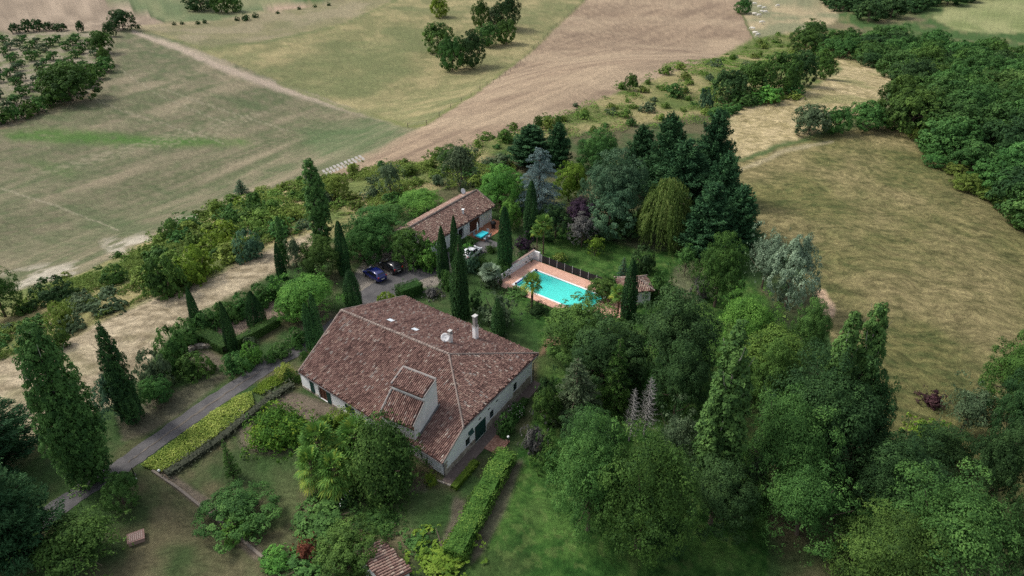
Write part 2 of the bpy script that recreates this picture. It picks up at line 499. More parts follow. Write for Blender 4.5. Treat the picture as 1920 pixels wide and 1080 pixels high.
    # pasture
    c = mix((.165, .165, .075), (.285, .245, .125), sst(.35, .7, n_l * .6 + n_m * .4))
    c = mix(c, (.110, .135, .055), sst(.52, .68, fbm(x / 25, y / 25, 77, 3)) * .55)
    paint('pasture', c * (.88 + .24 * n_s[:, None]), 3, 'pasture')
    band = mask(qx, qy, [(240, 52), (500, 22), (640, 0), (740, 0), (640, 45), (500, 77), (380, 88), (300, 62)], 6)
    col = mix(col, mix((.25, .21, .14), (.15, .145, .08), sst(.4, .65, n_l)), band * .7)
    line([(380, 92), (500, 78), (640, 47), (745, 0)], 2.0, (.085, .12, .04), .6, .9)
    line([(1098, 0), (1050, 45), (1000, 95), (900, 170), (800, 234), (765, 238), (640, 200), (520, 156)], [3, 3, 4, 4, 4, 4, 3, 3], (.12, .14, .045), .75, .9)
    line([(240, 52), (380, 41), (500, 21), (640, 0)], 2.2, (.30, .25, .15), .9, .8)
    # ploughed field
    pl = streak(((640, 300), (1350, 60)), 2.2, 70, 51); pl2 = streak(((900, 200), (1100, 230)), 6, 30, 52); rg = streak(((640, 325), (1180, 150)), .5, 90, 53, 2)
    c = mix((.225, .165, .115), (.315, .235, .160), sst(.35, .65, pl * .6 + n_m * .4))
    c = mix(c, (.41, .32, .215), sst(.35, .75, fbm(x / 30, y / 12, 55, 4)) * .55)
    c = c * (.74 + .22 * rg[:, None] + .12 * n_s[:, None])
    paint('plough', c, 3, 'ploughed_field')
    line([(590, 338), (640, 322), (700, 290), (775, 248)], 5, (.22, .18, .12), .5, .9)
    c = mix((.20, .20, .115), (.34, .28, .17), sst(.4, .65, n_l))
    paint('cows', c, 2, 'cow_pasture')
    line([(1390, 22), (1402, 50), (1414, 74)], 2, (.07, .10, .03), .8)
    c = mix((.230, .180, .130), (.330, .260, .190), sst(.35, .65, streak(((0, 40), (200, 10)), 3, 50, 61)))
    paint('brown_far', c, 2, 'ploughed_field')
    paint('green_far', mix((.115, .150, .070), (.20, .20, .105), sst(.4, .7, n_l)), 2, 'green_field')
    line([(200, 0), (255, 18), (310, 42)], 1.6, (.05, .08, .03), .8)
    paint([(480, 22), (560, 4), (640, -2), (600, 8), (520, 22)], (.34, .25, .18), 2)
    paint('orchard', mix((.24, .21, .15), (.12, .14, .06), sst(.4, .65, n_m)), 2, 'orchard_ground')
    paint('far_right', mix((.25, .26, .12), (.17, .20, .08), sst(.4, .65, n_l)), 2, 'green_field')
    # garden floor
    g = mix((.040, .078, .024), (.105, .098, .052), sst(.42, .66, n_l * .5 + n_m * .5))
    paint('garden', g, 5, 'lawn')
    gl = mix((.048, .078, .028), (.125, .112, .062), sst(.36, .64, n_l * .45 + n_m * .55))
    paint('lawn_left', gl * (.85 + .3 * n_s[:, None]), 5, 'lawn')
    gr = mix((.022, .070, .013), (.058, .122, .026), sst(.3, .7, n_m * .5 + n_s * .5))
    gr = mix(gr, (.085, .085, .040), sst(.55, .75, n_l) * .7); gr = mix(gr, (.105, .150, .045), sst(.58, .72, fbm(x / .6, y / .6, 88, 3)) * .45)
    paint('lawn_dark', gr * (.8 + .4 * n_s[:, None]), 6, 'lawn')
    for poly, a in (([(820, 720), (900, 520), (1010, 600), (1000, 660), (880, 640)], .8), ([(560, 940), (700, 900), (850, 920), (860, 990), (760, 1000), (600, 960)], .7), ([(480, 830), (570, 830), (560, 960), (490, 1000)], .5), ([(290, 655), (340, 700), (440, 690), (470, 740), (420, 745), (330, 720)], .3)):
        m = mask(qx, qy, poly, 12)
        col = mix(col, mix((.034, .090, .020), (.060, .110, .035), n_m), m * a)
    # straw strip + hay meadows
    sw = fbm(x / 2.2 + 3 * fbm(x / 9, y / 9, 7), y / .9 + 5 * fbm(x / 12, y / 12, 8), 9, 3)
    stw = mix(mix((.19, .155, .098), (.42, .35, .24), sst(.25, .75, sw * .6 + n_s * .4)), (.17, .17, .08), sst(.55, .75, n_l * .6 + n_m * .4) * .6)
    paint('straw', stw, 5, 'dry_grass_strip')
    wx = x + 9 * fbm(x / 18, y / 18, 71, 3); wy = y + 9 * fbm(x / 18, y / 18, 72, 3)
    hs = sst(.25, .75, fbm(wx / 2.4, wy / .6, 73, 4)); blot = sst(.35, .65, fbm(x / 1.3, y / 1.0, 75, 3))
    hs = .6 * hs + .4 * blot
    dryness = sst(.32, .70, fbm(x / 16, y / 16, 74, 5))
    ha = mix(mix((.065, .085, .028), (.170, .160, .060), hs), mix((.150, .125, .058), (.36, .29, .150), hs), dryness * .60 + .06)
    paint('meadow_a', mix(mix((.22, .185, .088), (.46, .375, .215), hs), (.17, .18, .07), sst(.55, .7, n_l) * .6), 4, 'hay_meadow')
    paint('meadow_b', ha * .92, 4, 'hay_meadow')
    line([(1378, 304), (1420, 288), (1470, 270), (1520, 262)], [4, 4, 4, 2], (.065, .105, .035), .8, .8)
    line([(1390, 318), (1430, 300), (1480, 280), (1560, 266)], [3, 4, 4, 2], (.36, .31, .20), .6, .8)
    line([(1700, 245), (1790, 320), (1920, 440)], [10, 14, 20], (.13, .13, .055), .55, .9)
    # bare pale clay bank near the silver willow
    m = mask(qx, qy, [(1528, 545), (1545, 545), (1566, 575), (1562, 592), (1538, 585)], 4)
    col = mix(col, mix((.46, .31, .20), (.58, .43, .29), n_s), m)
    m = mask(qx, qy, [(1010, 670), (1060, 640), (1030, 620)], 6); col = mix(col, (.20, .12, .08), m)
    # earth beds and bare patches
    earth = mix((.125, .100, .078), (.190, .155, .118), n_s)
    for poly, a in (([(560, 735), (640, 765), (660, 800), (590, 800), (540, 770), (500, 750), (505, 735)], .9),
                    ([(290, 885), (310, 878), (390, 935), (500, 1040), (480, 1050), (380, 960)], .9),
                    ([(640, 940), (720, 905), (800, 905), (800, 920), (700, 935)], .6),
                    ([(440, 800), (600, 760), (610, 820), (520, 855), (450, 845)], .7),
                    ([(350, 660), (390, 655), (420, 680), (400, 700), (360, 690)], .8),
                    ([(850, 930), (870, 940), (860, 1010), (830, 1060), (800, 1070), (840, 980)], .75),
                    ([(940, 880), (980, 860), (960, 930), (900, 1040), (880, 1060), (890, 1000)], .7),
                    ([(600, 575), (640, 590), (560, 640), (470, 720), (450, 710), (520, 650)], .5),
                    ([(215, 780), (300, 740), (440, 690), (400, 730), (300, 800), (230, 830)], .6),
                    ([(1130, 445), (1290, 430), (1290, 470), (1200, 470)], .45), ([(960, 470), (1010, 455), (1010, 478), (970, 482)], .6),
                    ([(1270, 500), (1340, 480), (1350, 540), (1300, 570), (1240, 545)], .5)):
        m = mask(qx, qy, poly, 6); col = mix(col, earth, m * a)
    # gravel yard by the cars
    gv = mix((.190, .170, .145), (.27, .24, .20), n_s)
    m = paint([(660, 560), (655, 530), (700, 470), (760, 462), (800, 470), (880, 500), (860, 530), (800, 540), (760, 545), (720, 600), (690, 600)], gv, 4, 'gravel_yard')
    m = mask(qx, qy, [(392, 625), (515, 562), (530, 585), (510, 612), (440, 652)], 3)
    col = mix(col, mix((.17, .13, .10), (.25, .19, .15), n_s), m)
    col = np.clip(col * (.93 + .14 * _h(np.arange(len(x)), np.arange(len(x)) * 7, 3)[:, None]), 0.01, .9)
    # faces, split by kind of ground
    na, nr = len(az), len(r)
    i = np.arange(nr - 1)[:, None] * na + np.arange(na - 1)[None, :]
    Fq = np.stack([i, i + 1, i + na + 1, i + na], -1).reshape(-1, 4)[:, ::-1]
    # open the ground under the pool basin
    fx = x[Fq].mean(1); fy = y[Fq].mean(1)
    pp = [tuple(q) for q in POOL_HOLE]
    keep = ~pip(fx, fy, pp)
    Fq = Fq[keep]
    fr = rid[Fq[:, 0]]
    for k, nm in enumerate(names):
        f = Fq[fr == k]
        if not len(f): continue
        u, inv = np.unique(f.ravel(), return_inverse=True)
        V = np.stack([x[u], y[u], z[u]], 1)
        amp = {'hay_meadow': .85, 'dry_grass_strip': .55, 'scrub_slope': .8, 'pasture': .45, 'stubble_field': .35, 'ploughed_field': .3}.get(nm, .5)
        structure(mk(nm, V, inv.reshape(-1, 4), M_GROUND, smooth=True, col=np.c_[col[u], np.full(len(u), amp)]))

def ground_mat():
    m, nt, b = new_mat('ground')
    at = nt.nodes.new('ShaderNodeAttribute'); at.attribute_name = 'col'
    tc = nt.nodes.new('ShaderNodeTexCoord')
    n = nt.nodes.new('ShaderNodeTexNoise'); n.inputs['Scale'].default_value = 2.6; n.inputs['Detail'].default_value = 8; n.inputs['Roughness'].default_value = .75
    nt.links.new(tc.outputs['Object'], n.inputs['Vector'])
    mr = nt.nodes.new('ShaderNodeMapRange'); mr.inputs['From Min'].default_value = .3; mr.inputs['From Max'].default_value = .7
    mr.inputs['To Min'].default_value = .70; mr.inputs['To Max'].default_value = 1.30
    nt.links.new(n.outputs['Fac'], mr.inputs['Value'])
    # bent tufts: stretched, warped second noise
    wn_ = nt.nodes.new('ShaderNodeTexNoise'); wn_.inputs['Scale'].default_value = .10; wn_.inputs['Detail'].default_value = 2
    nt.links.new(tc.outputs['Object'], wn_.inputs['Vector'])
    vs = nt.nodes.new('ShaderNodeVectorMath'); vs.operation = 'MULTIPLY_ADD'; vs.inputs[1].default_value = (14, 14, 0)
    nt.links.new(wn_.outputs['Color'], vs.inputs[0]); nt.links.new(tc.outputs['Object'], vs.inputs[2])
    mp = nt.nodes.new('ShaderNodeMapping'); mp.inputs['Rotation'].default_value = (0, 0, .6); mp.inputs['Scale'].default_value = (.55, 1.9, 1)
    nt.links.new(vs.outputs[0], mp.inputs['Vector'])
    n3_ = nt.nodes.new('ShaderNodeTexNoise'); n3_.inputs['Scale'].default_value = 1.0; n3_.inputs['Detail'].default_value = 5; n3_.inputs['Roughness'].default_value = .7
    nt.links.new(mp.outputs[0], n3_.inputs['Vector'])
    mr3 = nt.nodes.new('ShaderNodeMapRange'); mr3.inputs['From Min'].default_value = .36; mr3.inputs['From Max'].default_value = .64
    mr3.inputs['To Min'].default_value = -.38; mr3.inputs['To Max'].default_value = .42
    nt.links.new(n3_.outputs['Fac'], mr3.inputs['Value'])
    am = nt.nodes.new('ShaderNodeMath'); am.operation = 'MULTIPLY'; nt.links.new(mr3.outputs[0], am.inputs[0]); nt.links.new(at.outputs['Alpha'], am.inputs[1])
    ad = nt.nodes.new('ShaderNodeMath'); ad.operation = 'ADD'; nt.links.new(am.outputs[0], ad.inputs[0]); nt.links.new(mr.outputs[0], ad.inputs[1])
    mr = ad
    mu = nt.nodes.new('ShaderNodeVectorMath'); mu.operation = 'SCALE'
    nt.links.new(at.outputs['Color'], mu.inputs[0]); nt.links.new(mr.outputs[0], mu.inputs['Scale'])
    nt.links.new(mu.outputs[0], b.inputs['Base Color'])
    b.inputs['Roughness'].default_value = .95; b.inputs['Specular IOR Level'].default_value = .1
    bp = nt.nodes.new('ShaderNodeBump'); bp.inputs['Strength'].default_value = .8; bp.inputs['Distance'].default_value = .25
    nt.links.new(n.outputs['Fac'], bp.inputs['Height']); nt.links.new(bp.outputs[0], b.inputs['Normal'])
    return m
M_GROUND = ground_mat()

# pool layout (world metres)
_pA = np.array(W(1003, 508)[:2]); _pB = np.array(W(1112, 550)[:2]); _pD = np.array(W(963, 533)[:2])
PU = (_pB - _pA) / np.linalg.norm(_pB - _pA)            # along the pool
PV = np.array([PU[1], -PU[0]])                           # across, towards the camera
PO = _pA
PLEN, PWID = 11.6, 4.9
def pp(u, v): return tuple(PO + PU * u + PV * v)
POOL_HOLE = [pp(-.25, -.25), pp(PLEN + .25, -.25), pp(PLEN + .25, PWID + .25), pp(-.25, PWID + .25)]
build_terrain()

# ============================================================ BUILDINGS
M_STUCCO = plain('stucco', (.84, .84, .83), .9, .15, noise=.12, nscale=1.3, bump=.15, bscale=30)
M_STUCCOD = plain('stucco_weathered', (.72, .715, .69), .9, .15, noise=.28, nscale=1.1, bump=.2, bscale=25)
M_GREEN = plain('green_shutter', (.012, .055, .045), .55, .35, noise=.2, nscale=8)
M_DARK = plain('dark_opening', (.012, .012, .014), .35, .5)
M_GLASS = plain('window_glass', (.03, .035, .04), .12, .6)
M_WOODB = plain('brown_door', (.13, .055, .035), .55, .3, noise=.3, nscale=7)
M_ZINC = plain('gutter_zinc', (.13, .125, .125), .5, .4, metal=.3)
M_FLASH = plain('mortar_rim', (.27, .25, .235), .9, .1, noise=.35, nscale=3)
M_MORTAR = plain('ridge_bed', (.30, .22, .19), .9, .1, noise=.3, nscale=4)
M_UNDER = plain('roof_bed', (.085, .048, .040), .95, .05, noise=.3, nscale=2)
M_WHITE = plain('white_paint', (.80, .80, .79), .5, .4)
M_SKYL = plain('skylight_glass', (.62, .68, .72), .15, .7)
M_TILE = ramp_mat('clay_tiles', [(0, (.055, .036, .034)), (.18, (.120, .070, .060)), (.38, (.205, .122, .102)), (.55, (.275, .168, .140)), (.70, (.330, .225, .180)), (.82, (.290, .255, .235)), (.92, (.440, .360, .300)), (1, (.58, .52, .45))], rough=.85, spec=.15, noise_tint=.25, nscale=.5)
M_TILE2 = ramp_mat('old_clay_tiles', [(0, (.110, .070, .058)), (.25, (.190, .120, .100)), (.5, (.290, .185, .150)), (.7, (.340, .250, .200)), (.85, (.42, .33, .26)), (1, (.60, .52, .44))], rough=.9, spec=.1, noise_tint=.4, nscale=.4)

def stone_mat():
    m, nt, b = new_mat('stone_rubble')
    tc = nt.nodes.new('ShaderNodeTexCoord')
    v = nt.nodes.new('ShaderNodeTexVoronoi'); v.inputs['Scale'].default_value = 3.2
    rp = nt.nodes.new('ShaderNodeValToRGB')
    rp.color_ramp.elements[0].color = (.22, .18, .14, 1); rp.color_ramp.elements[1].color = (.52, .46, .38, 1)
    nt.links.new(tc.outputs['Object'], v.inputs['Vector'])
    sep = nt.nodes.new('ShaderNodeSeparateColor'); nt.links.new(v.outputs['Color'], sep.inputs[0])
    nt.links.new(sep.outputs[0], rp.inputs[0]); nt.links.new(rp.outputs[0], b.inputs['Base Color'])
    b.inputs['Roughness'].default_value = .95
    bp = nt.nodes.new('ShaderNodeBump'); bp.inputs['Strength'].default_value = .5
    nt.links.new(v.outputs['Distance'], bp.inputs['Height']); nt.links.new(bp.outputs[0], b.inputs['Normal'])
    return m
M_STONE = stone_mat()

def hit(px, py, P0, n):
    d = ray(px, py); c = np.array([0, 0, HCAM])
    return c + d * (np.dot(np.asarray(P0) - c, n) / np.dot(d, n))

def pnorm(a, b, c):
    n = np.cross(np.array(b) - a, np.array(c) - a); n /= np.linalg.norm(n)
    return n if n[2] > 0 else -n

def zplane(P0, n):
    return lambda x, y: P0[2] - (n[0] * (x - P0[0]) + n[1] * (y - P0[1])) / n[2]

def tile_field(name, poly, mat, parent, seed=1, sp=.21, row=.36, th=.13):
    """half-round clay tiles laid on a sloping polygon, courses running down the slope"""
    rng = np.random.default_rng(seed)
    P = [np.array(p, float) for p in poly]
    n = pnorm(P[0], P[1], P[2])
    u = np.cross((0, 0, 1), n); u /= np.linalg.norm(u)
    s = np.cross(n, u)
    if s[2] < 0: s = -s; u = -u
    O = P[0]
    pa = [((p - O) @ u, (p - O) @ s) for p in P]
    a0, a1 = min(p[0] for p in pa), max(p[0] for p in pa); b0, b1 = min(p[1] for p in pa), max(p[1] for p in pa)
    A, B = np.meshgrid(np.arange(a0, a1 + sp, sp), np.arange(b0, b1 + row, row))
    colj = _h(np.round(A / sp), np.zeros_like(A), seed) - .5
    A = A.ravel(); B = (B + colj * .25).ravel()
    B = B + rng.uniform(-.02, .02, len(B)); A = A + rng.uniform(-.008, .008, len(A))
    k = pip(A, B + .06, pa) & pip(A, B + row * .7, pa)
    A, B = A[k], B[k]
    N = len(A)
    ang = np.radians([0, 36, 72, 108, 144, 180])
    V = []
    rot = rng.normal(0, .03, N); lift = rng.uniform(0, .02, N); wv = rng.uniform(.9, 1.1, N)
    for (db, w, h, l) in ((0, sp * .385, .10, .035), (row * 1.18, sp * .33, .085, 0)):
        for t in ang:
            aa = A - cos(t) * w * wv + rot * db; bb = B + db
            hh = sin(t) * h + l + lift
            V.append(O[None] + aa[:, None] * u + bb[:, None] * s + hh[:, None] * n)
    V = np.stack(V, 1)          # N,12,3
    k = len(ang)
    F = []
    for i in range(k - 1): F.append([i, i + 1, k + i + 1, k + i])
    F = np.array(F)[None] + (np.arange(N) * 2 * k)[:, None, None]
    base = rng.beta(2.2, 3.0, N)
    colv = _h(np.round(A / sp), np.floor(B / 3.5), seed + 9)
    patch = fbm(A / 2.5, B / 2.5, seed + 5, 3)
    base = np.clip(base * .72 + colv * .16 + (patch - .5) * .22 + .07, 0, 1)
    base[rng.random(N) < .02] = .9
    o = mk(name, V.reshape(-1, 3), F.reshape(-1, 4), mat, parent, tint=np.repeat(base, k - 1))
    b = MB(); b.slab([p for p in P], th); b.build('roof_bed', M_UNDER, parent)
    return o

M_RIDGE = ramp_mat('ridge_tiles_grey', [(0, (.15, .11, .10)), (.5, (.24, .19, .165)), (1, (.36, .31, .27))], rough=.9, spec=.1)
def ridge_tiles(name, p0, p1, mat, parent, seed=1, r=.15, step=.36, lift=.05):
    mat = M_RIDGE
    rng = np.random.default_rng(seed)
    p0 = np.array(p0, float); p1 = np.array(p1, float)
    L = np.linalg.norm(p1 - p0); t = (p1 - p0) / L
    a = np.cross((0, 0, 1), t); a /= np.linalg.norm(a); b = np.cross(t, a)
    V = []; F = []; T = []
    for i in range(int(L / step)):
        q = p0 + t * step * i + b * (lift + rng.uniform(0, .015)); k = len(V)
        rr = r * rng.uniform(.92, 1.08)
        for (d, f, h) in ((0, 1.05, .02), (step * 1.12, .9, 0)):
            for w in np.radians([-10, 30, 70, 110, 150, 190]):
                V.append(q + t * d + (a * cos(w) + b * sin(w)) * rr * f + b * h)
        for j in range(5): F.append((k + j, k + j + 1, k + 7 + j, k + 6 + j)); T.append(rng.uniform(.2, .75))
    return mk(name, V, F, mat, parent, tint=T)

def wall(p0, p1, z0, top, openings=(), depth=.16, extra=()):
    """wall face with real openings; returns (face MB, reveal-less pane list). openings = (s0, s1, za, zb)"""
    p0 = np.array(p0[:2], float); p1 = np.array(p1[:2], float)
    L = np.linalg.norm(p1 - p0); u = (p1 - p0) / L
    n = np.array([u[1], -u[0]])
    brk = sorted({0, L, *extra, *[o[0] for o in openings], *[o[1] for o in openings]})
    m = MB()
    P = lambda s, z, d=0: (*(p0 + u * s - n * d), z)
    def quad(s0, s1, a0, a1, b0, b1):
        m.add([P(s0, a0), P(s1, a1), P(s1, b1), P(s0, b0)], [(0, 1, 2, 3)])
    for s0, s1 in zip(brk[:-1], brk[1:]):
        if s1 - s0 < 1e-4: continue
        mid = (s0 + s1) / 2
        t0 = top(*(p0 + u * s0)); t1 = top(*(p0 + u * s1))
        ops = sorted([o for o in openings if o[0] - 1e-6 <= mid <= o[1] + 1e-6], key=lambda o: o[2])
        z = z0
        for o in ops:
            if o[2] > z + 1e-4: quad(s0, s1, z, z, o[2], o[2])
            z = o[3]
        quad(s0, s1, z, z, t0, t1)
    for (a, b, c, d) in [o[:4] for o in openings]:
        m.add([P(a, c), P(a, c, depth), P(a, d, depth), P(a, d)], [(0, 1, 2, 3)])
        m.add([P(b, c), P(b, c, depth), P(b, d, depth), P(b, d)], [(3, 2, 1, 0)])
        m.add([P(a, c), P(b, c), P(b, c, depth), P(a, c, depth)], [(0, 1, 2, 3)])
        m.add([P(a, d), P(b, d), P(b, d, depth), P(a, d, depth)], [(3, 2, 1, 0)])
    return m, P, u, n, L

def shutter(P, s0, s1, z0, z1, out=.05, parent=None, name='shutter', slats=True):
    m = MB()
    def bx(a, b, c, d, o0, o1):
        V = [P(a, c, -o0), P(b, c, -o0), P(b, d, -o0), P(a, d, -o0), P(a, c, -o1), P(b, c, -o1), P(b, d, -o1), P(a, d, -o1)]
        m.add(V, [(3, 2, 1, 0), (4, 5, 6, 7), (0, 1, 5, 4), (1, 2, 6, 5), (2, 3, 7, 6), (3, 0, 4, 7)])
    bx(s0, s1, z0, z1, .012, out)
    nb = max(2, int((s1 - s0) / .14))
    for k in range(1, nb):
        x = s0 + (s1 - s0) * k / nb
        bx(x - .008, x + .008, z0 + .02, z1 - .02, out + .001, out + .008)
    for f in (.2, .8):
        z = z0 + (z1 - z0) * f
        bx(s0 + .03, s1 - .03, z - .05, z + .05, out + .009, out + .03)
    return m.build(name, M_GREEN, parent)

def pane(P, s0, s1, z0, z1, d, mat, name, parent):
    m = MB(); m.add([P(s0, z0, d), P(s1, z0, d), P(s1, z1, d), P(s0, z1, d)], [(0, 1, 2, 3)])
    return m.build(name, mat, parent)

def frame(P, s0, s1, z0, z1, d, w, mat, parent, mull=1):
    m = MB()
    def bx(a, b, c, dd):
        V = [P(a, c, d), P(b, c, d), P(b, dd, d), P(a, dd, d), P(a, c, d - .05), P(b, c, d - .05), P(b, dd, d - .05), P(a, dd, d - .05)]
        m.add(V, [(3, 2, 1, 0), (4, 5, 6, 7), (0, 1, 5, 4), (1, 2, 6, 5), (2, 3, 7, 6), (3, 0, 4, 7)])
    bx(s0, s0 + w, z0, z1); bx(s1 - w, s1, z0, z1); bx(s0 + w, s1 - w, z0, z0 + w); bx(s0 + w, s1 - w, z1 - w, z1)
    for k in range(mull):
        x = s0 + (s1 - s0) * (k + 1) / (mull + 1); bx(x - w / 2, x + w / 2, z0 + w, z1 - w)
    return m.build('frame', mat, parent)

# ---------------- main farmhouse
Bt = W(830, 869, 2.5); Lc = W(560, 697, 2.5); K = W(842, 665, 5.9)
n1 = pnorm(Bt, Lc, K)
T1 = hit(640, 582, Bt, n1); Vp = hit(869, 802, Bt, n1); R = W(1009, 663, 3.5)
n2 = pnorm(K, T1, R); T2 = hit(760, 555, K, n2); n3 = pnorm(K, R, Vp)
z1f, z2f, z3f = zplane(Bt, n1), zplane(K, n2), zplane(K, n3)
roofz = lambda x, y: min(z1f(x, y), z2f(x, y), z3f(x, y)) - .15

house = thing('farmhouse', 'long low white farmhouse with a big brown tiled roof in the centre of the garden', 'house', (-9, 60, 0))
H0 = np.array([-9, 60, 0.])
class Sub:
    """parent that keeps world coordinates"""
def reparent(o, par):
    o.parent = par
    o.matrix_parent_inverse = par.matrix_basis.inverted()
def fix(par):
    """children were built in world coordinates: undo the parent's offset"""
    bpy.context.view_layer.update()
    inv = par.matrix_world.inverted()
    for o in par.children:
        o.matrix_parent_inverse = inv

fA = np.array([-6.48, 47.27]); fB = np.array([2.28, 61.40]); fD = np.array([-14.3, 75.6]); fE = np.array([-19.7, 67.9]); fC = np.array([-23.62, 60.50])
print('roof', T1, T2, Vp)
def wall_s(p0, p1, px, py):
    p0 = np.array([*p0, 0.]); p1 = np.array([*p1, 0.]); u = (p1 - p0) / np.linalg.norm(p1 - p0); n = np.array([u[1], -u[0], 0])
    h = hit(px, py, p0, n); return float((h - p0) @ u), float(h[2])

wallmb = MB()
seops = [(3.55, 4.35, .75, 1.75), (5.2, 7.15, .12, 2.15), (7.95, 8.70, 1.05, 2.05), (12.6, 13.35, 1.35, 2.45)]
m, P, u, n, L = wall(fA, fB, -.3, roofz, seops + [(11.3, 11.6, 1.55, 1.85), (14.8, 15.1, 1.85, 2.15)], depth=.22, extra=np.linspace(.5, 16, 14))
se = m.build('wall', M_STUCCO, house)
st = MB()
for (s0, s1, h) in ((-.03, 3.5, .72), (3.5, 5.1, .72), (7.25, 12.5, .95), (12.5, 16.22, 1.3)):
    V = [P(s0, -.3, -.06), P(s1, -.3, -.06), P(s1, h, -.06), P(s0, h, -.06), P(s0, -.3, -.004), P(s1, -.3, -.004), P(s1, h, -.004), P(s0, h, -.004)]
    st.add(V, [(0, 1, 2, 3), (0, 3, 7, 4), (1, 5, 6, 2), (3, 2, 6, 7)])
# quoins at the near corner
for k in range(5):
    w = .5 if k % 2 else .34
    V = [P(-.02, .72 + k * .25, -.03), P(w, .72 + k * .25, -.03), P(w, .93 + k * .25, -.03), P(-.02, .93 + k * .25, -.03), P(-.02, .72 + k * .25, 0), P(w, .72 + k * .25, 0), P(w, .93 + k * .25, 0), P(-.02, .93 + k * .25, 0)]
    if .93 + k * .25 < 1.75: st.add(V, [(0, 1, 2, 3), (0, 3, 7, 4), (1, 5, 6, 2), (3, 2, 6, 7), (0, 4, 5, 1)])
st.build('stone_base', M_STONE, house)
for i, (a, b, c, d) in enumerate(seops):
    if i == 1:
        dr = shutter(P, a + .02, (a + b) / 2 - .01, c, d, out=-.06, parent=house, name='door')
        dr = shutter(P, (a + b) / 2 + .01, b - .02, c, d, out=-.06, parent=house, name='door')
        dr['label'] = 'dark green double door leaf on the long side wall'
    else:
        w = frame(P, a + .01, b - .01, c + .01, d - .01, .12, .05, M_GREEN, house, 1); w.name = 'window'
        g = pane(P, a + .02, b - .02, c + .02, d - .02, .14, M_GLASS, 'pane', w)
        sl = MB(); sl.add([P(a - .06, c - .06, -.07), P(b + .06, c - .06, -.07), P(b + .06, c, -.07), P(a - .06, c, -.07), P(a - .06, c - .06, 0), P(b + .06, c - .06, 0), P(b + .06, c, 0), P(a - .06, c, 0)], [(0, 1, 2, 3), (3, 2, 6, 7), (0, 4, 5, 1), (0, 3, 7, 4), (1, 5, 6, 2)])
        sl.build('sill', M_STONE, w)
for (a, c) in ((11.3, 1.55), (14.8, 1.85)):
    pane(P, a, a + .3, c, c + .3, .2, M_DARK, 'vent', house)
for a in (5.9, 7.6, 9.1):
    b = MB(); zz = 2.55
    b.add([P(a, zz, -.012), P(a + .42, zz, -.012), P(a + .42, zz + .16, -.012), P(a, zz + .16, -.012)], [(0, 1, 2, 3)])
    b.build('air_slot', M_DARK, house)
# small flap shutter high on the wall by the hip
fl = MB(); fl.add([P(4.05, 2.1, -.02), P(4.75, 2.1, -.02), P(4.75, 2.5, -.02), P(4.05, 2.4, -.02), P(4.05, 2.08, -.30), P(4.75, 2.08, -.30)], [(0, 1, 5, 4), (3, 2, 1, 0), (3, 4, 5, 2), (0, 4, 3), (1, 2, 5)])
fl.build('flap_shutter', M_GREEN, house)
# SW wall
m, P, u, n, L = wall(fC, fA, -.3, roofz, [(2.95, 4.35, .02, 2.05), (7.45, 8.8, .7, 1.9)], depth=.22, extra=[6, 12, 16])
m.build('wall', M_STUCCO, house)
st = MB(); V = [P(.0, -.3, -.05), P(2.8, -.3, -.05), P(2.8, .3, -.05), P(0, .3, -.05), P(0, .3, 0), P(2.8, .3, 0)]; st.add(V, [(0, 1, 2, 3), (3, 2, 5, 4)])
V = [P(4.5, -.3, -.05), P(20.1, -.3, -.05), P(20.1, .3, -.05), P(4.5, .3, -.05), P(4.5, .3, 0), P(20.1, .3, 0)]; st.add(V, [(0, 1, 2, 3), (3, 2, 5, 4)])
st.build('stone_base', M_STONE, house)
shutter(P, 1.55, 2.25, .04, 2.08, parent=house); shutter(P, 4.38, 5.05, .04, 2.08, parent=house)
d_ = pane(P, 2.97, 4.33, .03, 2.04, .18, M_WOODB, 'door', house)
frame(P, 2.97, 4.33, .03, 2.04, .17, .08, M_WOODB, d_, 1)
shutter(P, 7.42, 8.12, .68, 1.92, parent=house); shutter(P, 8.13, 8.83, .68, 1.92, parent=house)
for p0, p1 in ((fB, fD), (fD, fE), (fE, fC)):
    m, *_ = wall(p0, p1, -.3, roofz, extra=np.linspace(1, np.linalg.norm(p1 - p0) - 1, 6)); m.build('wall', M_STUCCO, house)
# roof planes
roof = MB().add([(K[0], K[1], K[2] - .3), (K[0] + .01, K[1], K[2] - .3), (K[0], K[1] + .01, K[2] - .3)], [(0, 1, 2)]).build('roof', M_UNDER, house)
tile_field('tiles', [Bt, Vp, K, T1, Lc], M_TILE, roof, 3)
tile_field('tiles', [T1, K, R, T2], M_TILE, roof, 4)
tile_field('tiles', [K, Vp, R], M_TILE, roof, 5)
ridge_tiles('ridge', K, T1, M_TILE, roof, 6, r=.17)
ridge_tiles('ridge', K, Vp, M_TILE, roof, 7, r=.11)
ridge_tiles('ridge', K, R, M_TILE, roof, 8, r=.13)
ridge_tiles('verge', T1, Lc, M_TILE, roof, 9, r=.12, lift=.03)
ridge_tiles('verge', T1, T2, M_TILE, roof, 10, r=.12, lift=.03)
ridge_tiles('verge', Vp, Bt, M_TILE, roof, 11, r=.10, lift=.02)
dn = np.array([0, 0, .12])
def off(p, q, d):
    v = np.array(q) - p; w = np.array([v[1], -v[0], 0.]); return w / np.linalg.norm(w) * d
g = MB()
for a, b in ((Lc, Bt), (Vp, R)):
    o_ = off(a, b, .07); g.tube([a + o_ - dn, b + o_ - dn], .065, 6)
g.build('gutter', M_ZINC, house)
g = MB(); o_ = off(fA, fB, .08) if False else np.array([0, 0, 0.])
ca = np.array([fA[0] - .02, fA[1] - .14, 0]); g.tube([(Bt[0], Bt[1], 2.05), (ca[0], ca[1], 1.8), (ca[0], ca[1], .05)], .05, 6); g.build('downpipe', M_ZINC, house); g = MB()
